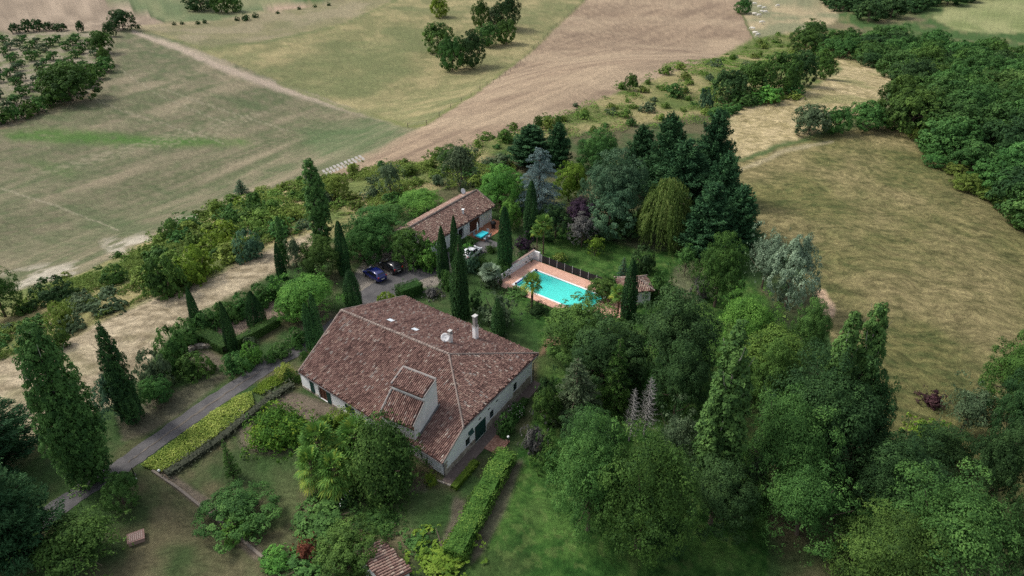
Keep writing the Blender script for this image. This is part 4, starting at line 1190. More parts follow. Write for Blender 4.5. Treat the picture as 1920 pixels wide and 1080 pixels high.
# ============================================================ TERRACE FURNITURE
def table_set():
    p = G(904, 447)
    t = thing('garden_table', 'garden table under a turquoise cloth on the terracotta terrace', 'table', (p[0], p[1], .07), math.atan2(eu[1], eu[0]))
    dk = plain('dark_metal', (.04, .04, .045), .5)
    MB().box((0, 0, .715), (1.7, .95, .03)).build('tabletop', dk, t)
    for a in (-.75, .75):
        for b in (-.4, .4): MB().tube([(a, b, 0), (a, b, .70)], .025, 6).build('leg', dk, t)
    m = MB(); m.box((0, 0, .742), (1.9, 1.12, .02))
    for s_, d_ in (((0, -.57, .62), (1.9, .015, .25)), ((0, .57, .62), (1.9, .015, .25)), ((-.957, 0, .62), (.015, 1.12, .25)), ((.957, 0, .62), (.015, 1.12, .25))): m.box(s_, d_)
    m.build('tablecloth', plain('turquoise_cloth', (.03, .48, .56), .8), t)
    r = math.atan2(eu[1], eu[0])
    u2 = thing('parasol', 'closed white parasol standing beside the turquoise table', 'parasol', (p[0] - .7, p[1] + .8, .07))
    MB().tube([(0, 0, 0), (0, 0, 2.3)], .03, 8).build('pole', M_WHITE, u2)
    MB().lathe([(.09, 1.0), (.13, 1.3), (.10, 1.9), (.03, 2.35)], n=10).build('canopy', M_WHITE, u2)
    MB().lathe([(.3, 0), (.3, .07), (.06, .1)], n=14).build('base', dk, u2)
    proto = None
    spots = [(-.5, -1.0, 0, 'grey metal chair at the near side of the turquoise table, nearer the house door'), (.5, -1.05, .1, 'grey metal chair at the near side of the turquoise table, away from the door'), (-.5, .95, pi, 'grey metal chair on the wall side of the turquoise table'), (1.35, 0, pi / 2, 'grey metal chair at the far head of the turquoise table')]
    gm = plain('chair_metal', (.28, .32, .36), .5)
    for k, (a, b, rr, lb) in enumerate(spots):
        q = np.array([p[0], p[1]]) + eu * a + np.array([-eu[1], eu[0]]) * b
        if proto is None:
            c = thing('garden_chair', lb, 'chair', (q[0], q[1], .07), r + rr, 'chairs around the terrace table')
            MB().box((0, 0, .44), (.5, .5, .04)).build('seat', gm, c)
            MB().box((0, -.24, .72), (.5, .035, .5)).build('backrest', gm, c)
            for x in (-.22, .22):
                for y in (-.22, .22): MB().tube([(x, y, 0), (x, y, .43)], .018, 5).build('leg', gm, c)
                MB().tube([(x * 1.1, -.22, .64), (x * 1.1, .2, .64), (x * 1.1, .2, .44)], .018, 5).build('armrest', gm, c)
            proto = c
        else:
            c = proto.copy(); C.objects.link(c); c.location = (q[0], q[1], .07); c.rotation_euler = (0, 0, r + rr); c['label'] = lb
            for ch in proto.children:
                d = ch.copy(); C.objects.link(d); d.parent = c
    p = G(925, 428)
    bq = thing('barbecue', 'black covered barbecue at the far end of the terracotta terrace', 'barbecue', (p[0], p[1], .07))
    MB().lathe([(.30, .5), (.46, .75), (.48, .9), (.36, 1.1), (.1, 1.2)], n=14).build('lid', plain('black_enamel', (.02, .02, .022), .35), bq)
    MB().box((0, 0, .25), (.6, .5, .5)).build('cabinet', plain('black_enamel', (0, 0, 0)), bq)
table_set()

# brick block with a tiled top on the near lawn
p = W(257, 1012)
wb = thing('garden_block', 'low square brick block with a slatted reddish tile top alone on the near lawn', 'garden table', (p[0], p[1], 0), radians(28))
MB().box((0, 0, .2), (1.25, 1.0, .44)).build('base', plain('block_brick', (.30, .20, .16), .9, noise=.3, nscale=5), wb)
tp = MB(); tp.box((0, 0, .44), (1.4, 1.15, .06)); tp.build('top', plain('block_top', (.22, .14, .12), .9, noise=.3, nscale=5), wb)
sl = MB()
for k in range(7): sl.box((-.48 + .16 * k, 0, .485), (.09, .85, .025))
sl.build('slat', plain('slat_pale', (.30, .23, .20), .8), wb)

# low stone retaining edge
def low_wall(name, label, pts, w=.28, h=.35, mat=None, cat='wall', z0=-.05):
    Pw = [G(*q) for q in pts]; m = MB()
    for a, b in zip(Pw[:-1], Pw[1:]):
        L_ = np.hypot(*(b - a)[:2]); c = (a + b) / 2
        m.box((c[0], c[1], c[2] + h / 2 + z0), (L_ + .1, w, h), math.atan2(b[1] - a[1], b[0] - a[0]))
    return tag(m.build(name, mat or M_STONE), label, cat)
low_wall('retaining_wall', 'low stone edging along the sunken bed from the flower strip down past the round tree', [(287, 884), (335, 917), (385, 957), (440, 1000), (492, 1046)], h=.24, w=.24, mat=plain('old_stone', (.20, .17, .14), .95, noise=.4, nscale=4))
low_wall('rockery_edge', 'rough stone edge below the box hedge enclosure', [(430, 655), (400, 650), (365, 652), (345, 665)], h=.5, w=.6)

def lamp(label, px, py, h=.5, r=.14, z=0):
    p = G(px, py); t = thing('garden_lamp', label, 'lamp', (p[0], p[1], p[2]), 0, 'white globe garden lamps')
    MB().tube([(0, 0, 0), (0, 0, h)], .03, 6).build('post', M_DARK, t)
    bpts = [(r * sin(a), h + r - r * cos(a)) for a in np.linspace(.05, pi - .05, 9)]
    MB().lathe(bpts, n=12).build('globe', M_WHITE, t, smooth=True)
lamp('white globe garden lamp at the near end of the flower strip', 301, 891)
lamp('white globe garden lamp on the grass beside the driveway', 257, 905, h=.3)
lamp('white globe garden lamp on the lawn beyond the terracotta step', 953, 833, h=.9)
m = MB(); a, b = G(251, 888), G(258, 900)
hs = thing('garden_hose_reel', 'small dark garden tap post with hose beside the driveway', 'tap', (a[0], a[1], 0))
MB().tube([(0, 0, 0), (0, 0, .8)], .05, 6).build('post', M_DARK, hs)
MB().tube([(0.1, 0, .05), (.35, -.3, .05), (.3, -.7, .04), (.5, -1.0, .04)], .05, 6).build('hose', M_DARK, hs)

# shed roof peeping out of the bushes in the foreground
def shed():
    t = thing('garden_shed', 'low garden shed with a rough clay tile roof sunk in foreground bushes', 'shed', (*W(715, 1040)[:2], 0))
    z = 2.0
    a = W(688, 1005, z + .35); b = W(735, 1028, z); c = W(775, 1075, z - .2); d = W(735, 1105, z); 
    e1 = (c - b); e1[2] = 0; L_ = 4.2; e1 /= np.linalg.norm(e1); e2 = np.array([-e1[1], e1[0], 0])
    if e2[0] > 0: e2 = -e2
    o = b - e1 * 1.3
    p0 = o + e2 * 0 + [0, 0, -.0]; p1 = o + e1 * L_; p2 = p1 + e2 * 2.6 + [0, 0, .7]; p3 = p0 + e2 * 2.6 + [0, 0, .7]
    r = MB().add([p0 - dn * 3, p0 - dn * 3 + [.01, 0, 0], p0 - dn * 3 + [0, .01, 0]], [(0, 1, 2)]).build('roof', M_UNDER, t)
    tile_field('tiles', [p0, p1, p2, p3], M_TILE2, r, 61, sp=.27)
    w = MB(); q = [p0 + e2 * .2, p1 + e2 * .2 - e1 * .2, p2 - e2 * .2 - e1 * .2, p3 - e2 * .2]
    w.prism([v[:2] for v in q], 0, [v[2] - .16 for v in q]); w.build('wall', M_STUCCOD, t)
    fix(t)
shed()

# row of pale straw-coloured slabs at the field edge
def slabs():
    rng = np.random.default_rng(4)
    mt = plain('pale_slab', (.33, .31, .28), .9, noise=.2)
    prot = None
    for k in range(22):
        f = (k // 2 + (.0 if k % 2 else .1)) / 11
        px = 607 + (682 - 607) * f; py = 322 - (322 - 292) * f + (4.5 if k % 2 else 0) + rng.uniform(-.5, .5)
        p = G(px + (6 if k % 2 else 0), py)
        if prot is None:
            o = MB().box((0, 0, .06), (.55, 1.9, .14)).build('concrete_slab', mt); prot = o
        else:
            o = prot.copy(); C.objects.link(o)
        o.location = p; o.rotation_euler = (0, 0, radians(25) + rng.uniform(-.1, .1))
        tag(o, 'pale slab in the double row lying at the edge of the ploughed field', 'slab', 'pale slabs laid in two rows at the field edge')
slabs()

# ============================================================ VEGETATION
PROTO = C  # prototypes are real, placed plants: the first use of a kind is the source itself

def clumps_to_leaves(rng, cen, rad, out, n, lt, leaf, sub=12, aspect=.62, upb=.35, axis=None, axw=0.0, hole=.0):
    """leaves on sub-clumps of lobes. cen (k,3) lobe centres, rad (k,3) radii, out (k,3) outward dirs"""
    k = len(cen)
    area = (rad[:, 0] * rad[:, 2]) ; pr = area / area.sum()
    # sub clump centres
    ns = k * sub
    li = rng.choice(k, ns, p=pr)
    d = nrm(rsph(rng, ns) + out[li] * .75 + np.array([0, 0, .25]))
    sc = cen[li] + d * rad[li] * rng.uniform(.72, 1.05, (ns, 1))
    sr = rad[li].mean(1) * rng.uniform(.22, .40, ns)
    st = lt[li] + rng.normal(0, .17, ns)
    li2 = rng.choice(ns, n, p=sr ** 2 / (sr ** 2).sum())
    q = rsph(rng, n)
    nd = nrm(q + d[li2] * .5 + np.array([0, 0, .15]))
    P = sc[li2] + nd * (sr[li2] * (.62 + .44 * rng.random(n) ** .7))[:, None] * np.array([1, 1, .75])
    N = nrm(nd * .7 + d[li2] * .5 + np.array([0, 0, upb]) + rsph(rng, n) * .42)
    T = np.clip(st[li2] * .85 + rng.normal(.07, .12, n), 0, 1)
    ax = None
    if axis is not None: ax = nrm(axis(P, nd) * axw + rsph(rng, n) * (1 - axw))
    V, F = leaf_arrays(P, N, leaf, rng, aspect, ax)
    return V, F, T

def gen_crown(seed, r, h, bf=.12, lobes=26, n=9000, leaf=.32, lr=.42, flat=1., irr=.18, top=1., kind='round', sub=14, aspect=.62, dome=False):
    rng = np.random.default_rng(seed)
    i = np.arange(lobes); ph = i * 2.39996 + rng.uniform(0, 6)
    zlo = -.12 if dome else -.78
    zc = 1 - (1 - zlo) * (i + .5) / lobes
    zc = np.clip(zc + rng.normal(0, .05, lobes), zlo, 1)
    ss = np.sqrt(np.maximum(0, 1 - zc ** 2))
    d = np.stack([ss * np.cos(ph), ss * np.sin(ph), zc], 1)
    f = rng.uniform(1 - irr, 1 + irr, lobes)
    lr_ = lr * rng.uniform(.7, 1.25, lobes)
    cz = .10 if dome else .42
    H2 = h * (1 - cz); c0 = np.array([0, 0, h * cz])
    env = np.array([r, r, H2])
    if kind == 'cone':
        t = (zc + 1) / 2; w = (1 - t) ** .75 * .9 + .12
        d[:, 0] = np.cos(ph) * w; d[:, 1] = np.sin(ph) * w; lr_ = lr_ * (.45 + .7 * w)
    env2 = np.where(d[:, 2:3] < 0, env * np.array([1, 1, .68 if not dome else .3]), env)
    cen = c0 + d * env2 * ((1 - lr_ * .85) * f)[:, None]
    rad = np.stack([lr_ * r, lr_ * r, lr_ * min(r, H2) * .85 * flat], 1)
    # core lobes keep the middle opaque
    nc = max(2, lobes // 6)
    cc = c0 + rsph(rng, nc) * env * .25; cr = np.tile(env * .5, (nc, 1))
    cen = np.concatenate([cen, cc]); rad = np.concatenate([rad, cr]); out = np.concatenate([nrm(d), np.tile([0, 0, 1.], (nc, 1))])
    lt = rng.uniform(.15, .75, len(cen))
    V, F, T = clumps_to_leaves(rng, cen, rad, out, n, lt, leaf, sub=sub, aspect=aspect)
    V[:, 2] = np.maximum(V[:, 2], .02)
    return V, F, T, cen

def trunk_mb(rng, h, r0, cen, nl=7, lean=(0, 0), top=.75):
    m = MB()
    pts = [np.array([0, 0, -.3])]
    for k in range(1, 6):
        t = k / 5 * top; pts.append(np.array([rng.normal(0, .015) * h + lean[0] * t, rng.normal(0, .015) * h + lean[1] * t, t * h]))
    m.tube(pts, [r0 * (1.15 - .95 * k / 5) for k in range(6)], 7)
    idx = rng.choice(len(cen), min(nl, len(cen)), replace=False)
    for j in idx:
        c = cen[j]; k = rng.integers(1, 4); a = pts[k]
        mid = (a + c) / 2 + np.array([0, 0, -.06 * h])
        m.tube([a, mid, c], [r0 * .45, r0 * .3, r0 * .08], 5)
    return m

def columnar(seed, r, h, n, leaf, prof, streak=.14, rag=.06, multi=None, aspect=.42, upw=.85, tip=1.0):
    """cypress and poplar columns: leaves over a streaky surface of revolution"""
    rng = np.random.default_rng(seed)
    stems = multi or [(0, 0, 1, 1)]
    Vs = []; Fs = []; Ts = []; k0 = 0
    tot = sum(s[2] * s[3] for s in stems)
    for (ox, oy, fr, fh) in stems:
        m = int(n * fr * fh / tot)
        t = rng.random(m) ** 1.05; a = rng.uniform(0, 2 * pi, m)
        zz = t * h * fh
        nz = fbm(a / (2 * pi) * 9 + seed, zz / (h * .28), seed, 3)
        nz2 = fbm(a / (2 * pi) * 22, zz / (r * 1.6), seed + 3, 2)
        R = r * fr * prof(t) * (1 + streak * 2 * (nz - .5) + streak * 1.4 * (nz2 - .5))
        depth = 1 - rng.random(m) ** 2.2 * .38
        RR = R * depth + rng.normal(0, rag * r, m) * prof(t)
        P = np.stack([ox * r + RR * np.cos(a), oy * r + RR * np.sin(a), zz + rng.normal(0, .01 * h, m)], 1)
        N = nrm(np.stack([np.cos(a), np.sin(a), np.full(m, .25)], 1) + rsph(rng, m) * .55)
        ax = nrm(np.tile([0, 0, 1.], (m, 1)) * upw + np.stack([np.cos(a), np.sin(a), 0 * a], 1) * .3 + rsph(rng, m) * (1 - upw))
        V, F = leaf_arrays(P, N, leaf * (1 - .45 * t), rng, aspect, ax)
        T = np.clip(.42 + (nz - .5) * 1.1 + (nz2 - .5) * .6 + rng.normal(0, .13, m), 0, 1)
        Vs.append(V); Fs.append(F + k0); Ts.append(T); k0 += len(V)
    V = np.concatenate(Vs); V[:, 2] = np.maximum(V[:, 2], .02)
    return V, np.concatenate(Fs), np.concatenate(Ts)

CYP_PROF = lambda t: (t + .10) ** .30 * (1.01 - t) ** .72 * 1.42
CYP_PROF2 = lambda t: (t + .08) ** .22 * (1.01 - t) ** .50 * 1.24
POP_PROF = lambda t: np.minimum(1, (1.02 - t) ** .42 * 1.12) * (.50 + .50 * np.minimum(1, t * 2.0))

def tiers(seed, r, h, n, leaf, ntier=11, droop=.12, flat=.10, prof=None, perring=9, aspect=.32, gap=.0, jit=.22, up=0.):
    """conifer with sprays set along drooping or ascending boughs"""
    rng = np.random.default_rng(seed)
    prof = prof or (lambda t: (1 - t) ** .8 + .06)
    Ps = []; As = []; Ts = []; boughs = []
    tot = 0; B = []
    for i in range(ntier):
        t = (i + .5) / ntier; L = r * prof(t)
        nb = max(4, int(perring * (.5 + .5 * L / r)))
        for k in range(nb):
            a = 2 * pi * (k + (i % 2) * .5) / nb + rng.normal(0, .25)
            l = L * rng.uniform(1 - jit, 1 + jit * .6)
            z0 = h * (.04 + .93 * t) + rng.normal(0, .012) * h
            B.append((a, l, z0, rng.uniform(.15, .8), up + rng.normal(0, .05))); tot += l
    for (a, l, z0, tn, u_) in B:
        m = max(6, int(n * l / tot))
        s = rng.random(m) ** .75
        wid = l * .26 * (1 - s * .75) + .05
        off = rng.normal(0, 1, m) * wid * .8
        x = s * l * cos(a) - off * sin(a); y = s * l * sin(a) + off * cos(a)
        z = z0 + s * l * u_ - droop * s * s * l + rng.normal(0, flat * .55, m) * r * (1 - s * .4) * .9
        Ps.append(np.stack([x, y, z], 1)); As.append(np.stack([np.full(m, cos(a)), np.full(m, sin(a)), u_ - droop * s], 1) + rng.normal(0, .35, (m, 3)))
        Ts.append(np.clip(tn + (s - .5) * .3 + rng.normal(0, .15, m), 0, 1))
        boughs.append(((0, 0, z0), (l * .55 * cos(a), l * .55 * sin(a), z0 + l * .55 * u_ - droop * .3 * l), (l * .92 * cos(a), l * .92 * sin(a), z0 + l * .92 * u_ - droop * .85 * l)))
    P = np.concatenate(Ps); A = nrm(np.concatenate(As)); T = np.concatenate(Ts)
    N = nrm(np.array([0, 0, 1.]) * .8 + rsph(rng, len(P)) * .7)
    V, F = leaf_arrays(P, N, leaf, rng, aspect, A)
    V[:, 2] = np.maximum(V[:, 2], .02)
    return V, F, T, boughs

def willow_leaves(seed, r, h, n, leaf):
    rng = np.random.default_rng(seed)
    ns = 520
    k = rng.choice(14, ns); ph = k * 2.4; el = np.linspace(.25, 1.45, 14)[k]
    c = np.stack([np.cos(ph) * np.cos(el), np.sin(ph) * np.cos(el), np.sin(el)], 1)
    d = nrm(c + rsph(rng, ns) * .33); d[:, 2] = np.abs(d[:, 2]) 
    S = d * np.array([r * .88, r * .88, h * .62]) * rng.uniform(.75, 1.03, (ns, 1)); S[:, 2] += h * .36
    Ln = S[:, 2] * rng.uniform(.35, .95, ns)
    m = n // ns; s = rng.random((ns, m))
    outx = d[:, :2] / (np.linalg.norm(d[:, :2], axis=1, keepdims=True) + 1e-6)
    bulge = (1 - (1 - s) ** 2) * .16 * r
    P = np.stack([S[:, 0:1] + outx[:, 0:1] * bulge, S[:, 1:2] + outx[:, 1:2] * bulge, S[:, 2:3] - s * Ln[:, None]], 2).reshape(-1, 3) + rng.normal(0, .10, (ns * m, 3))
    N = nrm(np.repeat(np.c_[outx, np.full(ns, .35)], m, 0) + rsph(rng, ns * m) * .6)
    ax = nrm(np.tile([0, 0, -1.], (ns * m, 1)) + rsph(rng, ns * m) * .25)
    T = np.clip(np.repeat(.25 + .5 * _h(k, k * 3, 5) + rng.normal(0, .15, ns), m) + rng.normal(0, .1, ns * m) - (s.ravel() - .4) * .3, 0, 1)
    V, F = leaf_arrays(P, N, leaf, rng, .30, ax)
    V[:, 2] = np.maximum(V[:, 2], .02)
    return V, F, T

def tuft_column(seed, r, h, n, leaf, prof, tufts=90, tr=.36, tz=.075, stems=((0, 0, 1, 1),), sub=9):
    """column built of many upright tufts, as poplars and old cypresses grow"""
    rng = np.random.default_rng(seed); cen = []; rad = []; out = []
    for (ox, oy, fr, fh) in stems:
        m = int(tufts * fr * fh)
        t = (np.arange(m) + .5) / m; a = np.arange(m) * 2.4 + rng.uniform(0, 6)
        R_ = r * fr * prof(t) * rng.uniform(.62, 1.12, m); q = tr * r * fr * rng.uniform(.6, 1.2, m) * (.45 + .55 * prof(t))
        rr = np.maximum(R_ - q, 0)
        cen.append(np.stack([ox * r + rr * np.cos(a), oy * r + rr * np.sin(a), .03 * h + t * h * fh * .95], 1))
        rad.append(np.stack([q, q, tz * h * rng.uniform(.7, 1.5, m)], 1)); out.append(nrm(np.stack([np.cos(a), np.sin(a), .7 + 0 * a], 1)))
        mc = max(4, m // 7); tc_ = np.linspace(.05, .93, mc)
        cen.append(np.stack([ox * r + 0 * tc_, oy * r + 0 * tc_, tc_ * h * fh], 1)); rad.append(np.stack([prof(tc_) * r * fr * .5, prof(tc_) * r * fr * .5, 0 * tc_ + h * fh / mc], 1)); out.append(np.tile([0, 0, 1.], (mc, 1)))
    cen = np.concatenate(cen); rad = np.concatenate(rad); out = np.concatenate(out)
    lt = rng.uniform(.1, .8, len(cen))
    V, F, T = clumps_to_leaves(rng, cen, rad, out, n, lt, leaf, sub=sub, axis=lambda P, nd: np.tile([0, 0, 1.], (len(P), 1)), axw=.45)
    V[:, 2] = np.maximum(V[:, 2], .02)
    return V, F, T

# ---- species: name -> (maker(parent) building parts at nominal size, nominal r, nominal h)
SPEC = {}
def spec(key, r, h, maker): SPEC[key] = dict(r=r, h=h, mk=maker, proto=None)

def tree_maker(seed, r, h, crownargs, trunk=.22, bark=BARK, nl=7):
    def f(root, mat):
        V, F, T, cen = gen_crown(seed, r, h, **crownargs)
        mk('crown', V, F, mat, root, tint=T)
        trunk_mb(np.random.default_rng(seed), h, trunk, cen, nl).build('trunk', bark, root)
    return f
def bush_maker(seed, r, h, **ka):
    def f(root, mat):
        V, F, T, cen = gen_crown(seed, r, h, dome=True, **ka)
        mk('foliage', V, F, mat, root, tint=T)
        rng = np.random.default_rng(seed); m = MB()
        for j in range(5):
            c = cen[rng.integers(len(cen))]; m.tube([(rng.normal(0, .08), rng.normal(0, .08), -.1), c * .6, c], [.05, .035, .015], 5)
        m.build('stem', BARK, root)
    return f
def col_maker(seed, r, h, n, leaf, prof, **ka):
    bark = ka.pop('bark', BARK); 
    def f(root, mat):
        V, F, T = columnar(seed, r, h, n, leaf, prof, **ka)
        mk('crown', V, F, mat, root, tint=T)
        MB().tube([(0, 0, -.3), (0, 0, h * .5), (0, 0, h * .92)], [r * .16 + .06, r * .11 + .03, .02], 7).build('trunk', bark, root)
    return f
def tuft_maker(seed, r, h, n, leaf, prof, bark=BARK, **ka):
    def f(root, mat):
        V, F, T = tuft_column(seed, r, h, n, leaf, prof, **ka)
        mk('crown', V, F, mat, root, tint=T)
        m = MB(); m.tube([(0, 0, -.3), (0, 0, h * .5), (0, 0, h * .92)], [r * .10 + .06, r * .07 + .03, .02], 7)
        for k in range(14):
            a = k * 2.4; z = h * (.12 + .055 * k); m.tube([(0, 0, z), (r * .35 * cos(a), r * .35 * sin(a), z + h * .07), (r * .55 * cos(a), r * .55 * sin(a), z + h * .16)], [.05, .035, .015], 4)
        m.build('trunk', bark, root)
    return f
def tier_maker(seed, r, h, n, leaf, bark=BARK, **ka):
    def f(root, mat):
        V, F, T, bo = tiers(seed, r, h, n, leaf, **ka)
        mk('crown', V, F, mat, root, tint=T)
        m = MB(); m.tube([(0, 0, -.3), (0, 0, h * .5), (0, 0, h * .98)], [.05 * r + .1, .035 * r + .05, .02], 7)
        for b in bo[::2]: m.tube(b, [.05, .035, .012], 4)
        m.build('trunk', bark, root)
    return f

# broad-leaved trees of several habits
spec('oak_big', 5.5, 11, tree_maker(11, 5.5, 11, dict(lobes=60, n=62000, leaf=.20, lr=.27, bf=.05, irr=.20, sub=22), .32, nl=12))
spec('oak', 4.5, 8.5, tree_maker(12, 4.5, 8.5, dict(lobes=42, n=38000, leaf=.20, lr=.30, bf=.08, irr=.18, sub=15), .26, nl=10))
spec('oak_b', 4.5, 8.5, tree_maker(19, 4.5, 8.5, dict(lobes=34, n=34000, leaf=.205, lr=.34, bf=.06, irr=.24, sub=16), .26, nl=10))
spec('locust', 5, 9, tree_maker(13, 5, 9, dict(lobes=54, n=44000, leaf=.19, lr=.25, bf=.06, irr=.24, flat=.7, sub=14, aspect=.5), .24, nl=12))
spec('layered', 5, 8, tree_maker(14, 5, 8, dict(lobes=44, n=36000, leaf=.19, lr=.27, bf=.10, irr=.26, flat=.5, sub=14), .22, nl=12))
spec('round', 3, 5.5, tree_maker(15, 3, 5.5, dict(lobes=26, n=15000, leaf=.19, lr=.38, bf=.10, irr=.16, sub=13), .16))
spec('round_b', 3, 5.5, tree_maker(16, 3, 5.5, dict(lobes=20, n=13000, leaf=.20, lr=.40, bf=.06, irr=.28, sub=13), .16))
spec('loose', 3, 6, tree_maker(17, 3, 6, dict(lobes=30, n=5200, leaf=.24, lr=.26, bf=.10, irr=.34, sub=10), .12, nl=14))
spec('airy', 4.5, 7, tree_maker(18, 4.5, 7, dict(lobes=46, n=9000, leaf=.24, lr=.20, bf=.15, irr=.38, sub=9), .16, nl=16))
spec('weep_dome', 3.6, 4.6, tree_maker(27, 3.6, 4.6, dict(lobes=70, n=30000, leaf=.19, lr=.20, bf=.02, irr=.07, sub=12, flat=.7, dome=True), .2))
spec('wood_a', 6, 9, tree_maker(21, 6, 9, dict(lobes=24, n=9000, leaf=.50, lr=.34, bf=.05, irr=.16, sub=14), .25))
spec('wood_b', 6, 9, tree_maker(22, 6, 9, dict(lobes=30, n=9000, leaf=.48, lr=.30, bf=.05, irr=.22, sub=13), .25))
spec('wood_c', 6, 9, tree_maker(23, 6, 9, dict(lobes=18, n=8500, leaf=.50, lr=.40, bf=.05, irr=.20, sub=15), .25))
spec('far', 5, 8, tree_maker(24, 5, 8, dict(lobes=16, n=2600, leaf=.75, lr=.40, bf=.16, irr=.2, sub=10), .25))
spec('orchard', 2.6, 3.8, tree_maker(25, 2.6, 3.8, dict(lobes=14, n=1100, leaf=.55, lr=.36, bf=.22, irr=.3, sub=8), .16))
# bushes
spec('bush', 1.5, 1.7, bush_maker(31, 1.5, 1.7, lobes=18, n=3600, leaf=.17, lr=.36, bf=.0, irr=.14, sub=12))
spec('bush_tight', 1.5, 1.6, bush_maker(32, 1.5, 1.6, lobes=30, n=4600, leaf=.13, lr=.24, bf=.0, irr=.05, sub=12))
spec('bush_loose', 1.5, 1.8, bush_maker(33, 1.5, 1.8, lobes=20, n=2400, leaf=.17, lr=.26, bf=.0, irr=.35, sub=9))
spec('mound', 3.6, 2.3, bush_maker(34, 3.6, 2.3, lobes=60, n=15000, leaf=.20, lr=.20, bf=.0, irr=.14, sub=12, flat=.6))
spec('scrub_a', 2.2, 2.4, bush_maker(35, 2.2, 2.4, lobes=16, n=1500, leaf=.36, lr=.36, bf=.0, irr=.25, sub=9))
spec('scrub_b', 2.2, 2.0, bush_maker(36, 2.2, 2.0, lobes=12, n=1200, leaf=.38, lr=.40, bf=.0, irr=.32, sub=9))
spec('scrub_c', 2.0, 3.2, bush_maker(37, 2.0, 3.2, lobes=18, n=1400, leaf=.36, lr=.32, bf=.0, irr=.3, sub=9))
# columns
spec('cypress', 1.0, 7.5, col_maker(41, 1.0, 7.5, 9000, .26, CYP_PROF, streak=.13, rag=.05))
spec('cypress_b', 1.0, 7.5, col_maker(42, 1.0, 7.5, 9000, .26, CYP_PROF2, streak=.18, rag=.06))
spec('cypress_multi', 1.0, 8, col_maker(43, 1.0, 8, 12000, .25, CYP_PROF2, streak=.20, rag=.05, multi=[(-.35, 0, .62, 1.0), (.38, .1, .62, .86), (.05, -.35, .6, .74), (.1, .3, .6, .8)]))
spec('cypress_stout', 1.3, 4, col_maker(44, 1.3, 4, 7000, .20, lambda t: np.minimum(1, (1.02 - t) ** .7 * 1.4) * .95, streak=.10, rag=.04))
spec('poplar', 1.8, 12, tuft_maker(45, 1.8, 12, 20000, .21, POP_PROF, bark=BARKP, tufts=110, tr=.40))
spec('poplar_b', 1.8, 12, tuft_maker(46, 1.8, 12, 22000, .21, POP_PROF, bark=BARKP, tufts=120, tr=.40, stems=((-.08, 0, .85, 1), (.3, .2, .6, .8), (.1, -.4, .6, .62))))
# near poplar and cypress
spec('poplar_near', 4.2, 13, tuft_maker(47, 4.2, 13, 60000, .22, POP_PROF, bark=BARKP, tufts=190, tr=.27, tz=.06, sub=12, stems=((-.05, 0, .82, 1), (.25, .1, .6, .85), (0, -.3, .6, .7), (-.27, .15, .55, .66))))
spec('cypress_near', 2.7, 9, tuft_maker(48, 2.7, 9, 46000, .17, CYP_PROF2, tufts=170, tr=.30, tz=.075, sub=12, stems=((0, 0, .8, 1), (.28, .1, .6, .62), (-.26, .15, .6, .72))))
# conifers
spec('leyland_near', 4.2, 10, tier_maker(57, 4.2, 10, 42000, .30, ntier=20, droop=.0, flat=.12, prof=lambda t: (1 - t) ** .6 * .97 + .05, perring=13, up=.40, jit=.30, aspect=.32))
CONE = lambda t: (1 - t) ** .62 * .97 + .05
spec('leyland', 3.4, 11, tier_maker(51, 3.4, 11, 30000, .34, ntier=22, droop=-.05, flat=.12, prof=CONE, perring=11, up=.55, aspect=.34))
spec('leyland_b', 3.4, 10, tier_maker(52, 3.4, 10, 28000, .34, ntier=16, droop=.0, flat=.14, prof=lambda t: np.minimum(1, (1 - t) ** .45) * .95 + .04, perring=11, up=.40, jit=.34, aspect=.34))
spec('spruce', 2.4, 7.5, tier_maker(53, 2.4, 7.5, 9000, .26, ntier=14, droop=.22, flat=.06, perring=10, up=.05, aspect=.3))
spec('spruce_small', 1.0, 3.4, tier_maker(54, 1.0, 3.4, 2600, .17, ntier=12, droop=.1, flat=.10, perring=8, up=.25, aspect=.35))
spec('blue_cedar', 4.0, 8.5, tier_maker(55, 4.0, 8.5, 14000, .27, ntier=12, droop=.16, flat=.045, prof=lambda t: (1 - t) ** .42 * .95 + .05, perring=9, up=.10, jit=.35, aspect=.35))
spec('grey_tree', 1.9, 3.6, tier_maker(56, 1.9, 3.6, 3600, .20, ntier=10, droop=-.1, flat=.12, prof=lambda t: np.sqrt(np.maximum(0, 1 - (t * 1.7 - .7) ** 2)) * .9 + .1, perring=8, up=.45, jit=.3, aspect=.4, bark=BARKP))
def willow(root, mat):
    V, F, T = willow_leaves(61, 3.8, 7, 26000, .30); mk('crown', V, F, mat, root, tint=T)
    m = MB(); m.tube([(0, 0, -.3), (.1, 0, 2), (0, .1, 4.5)], [.35, .28, .12], 8)
    for k in range(9):
        a = k * .7; m.tube([(0, 0, 2 + .25 * k), (1.4 * cos(a), 1.4 * sin(a), 4 + .2 * k), (2.7 * cos(a), 2.7 * sin(a), 4.6 + .1 * k)], [.12, .07, .03], 5)
    m.build('trunk', BARK, root)
spec('willow', 3.9, 7, willow)
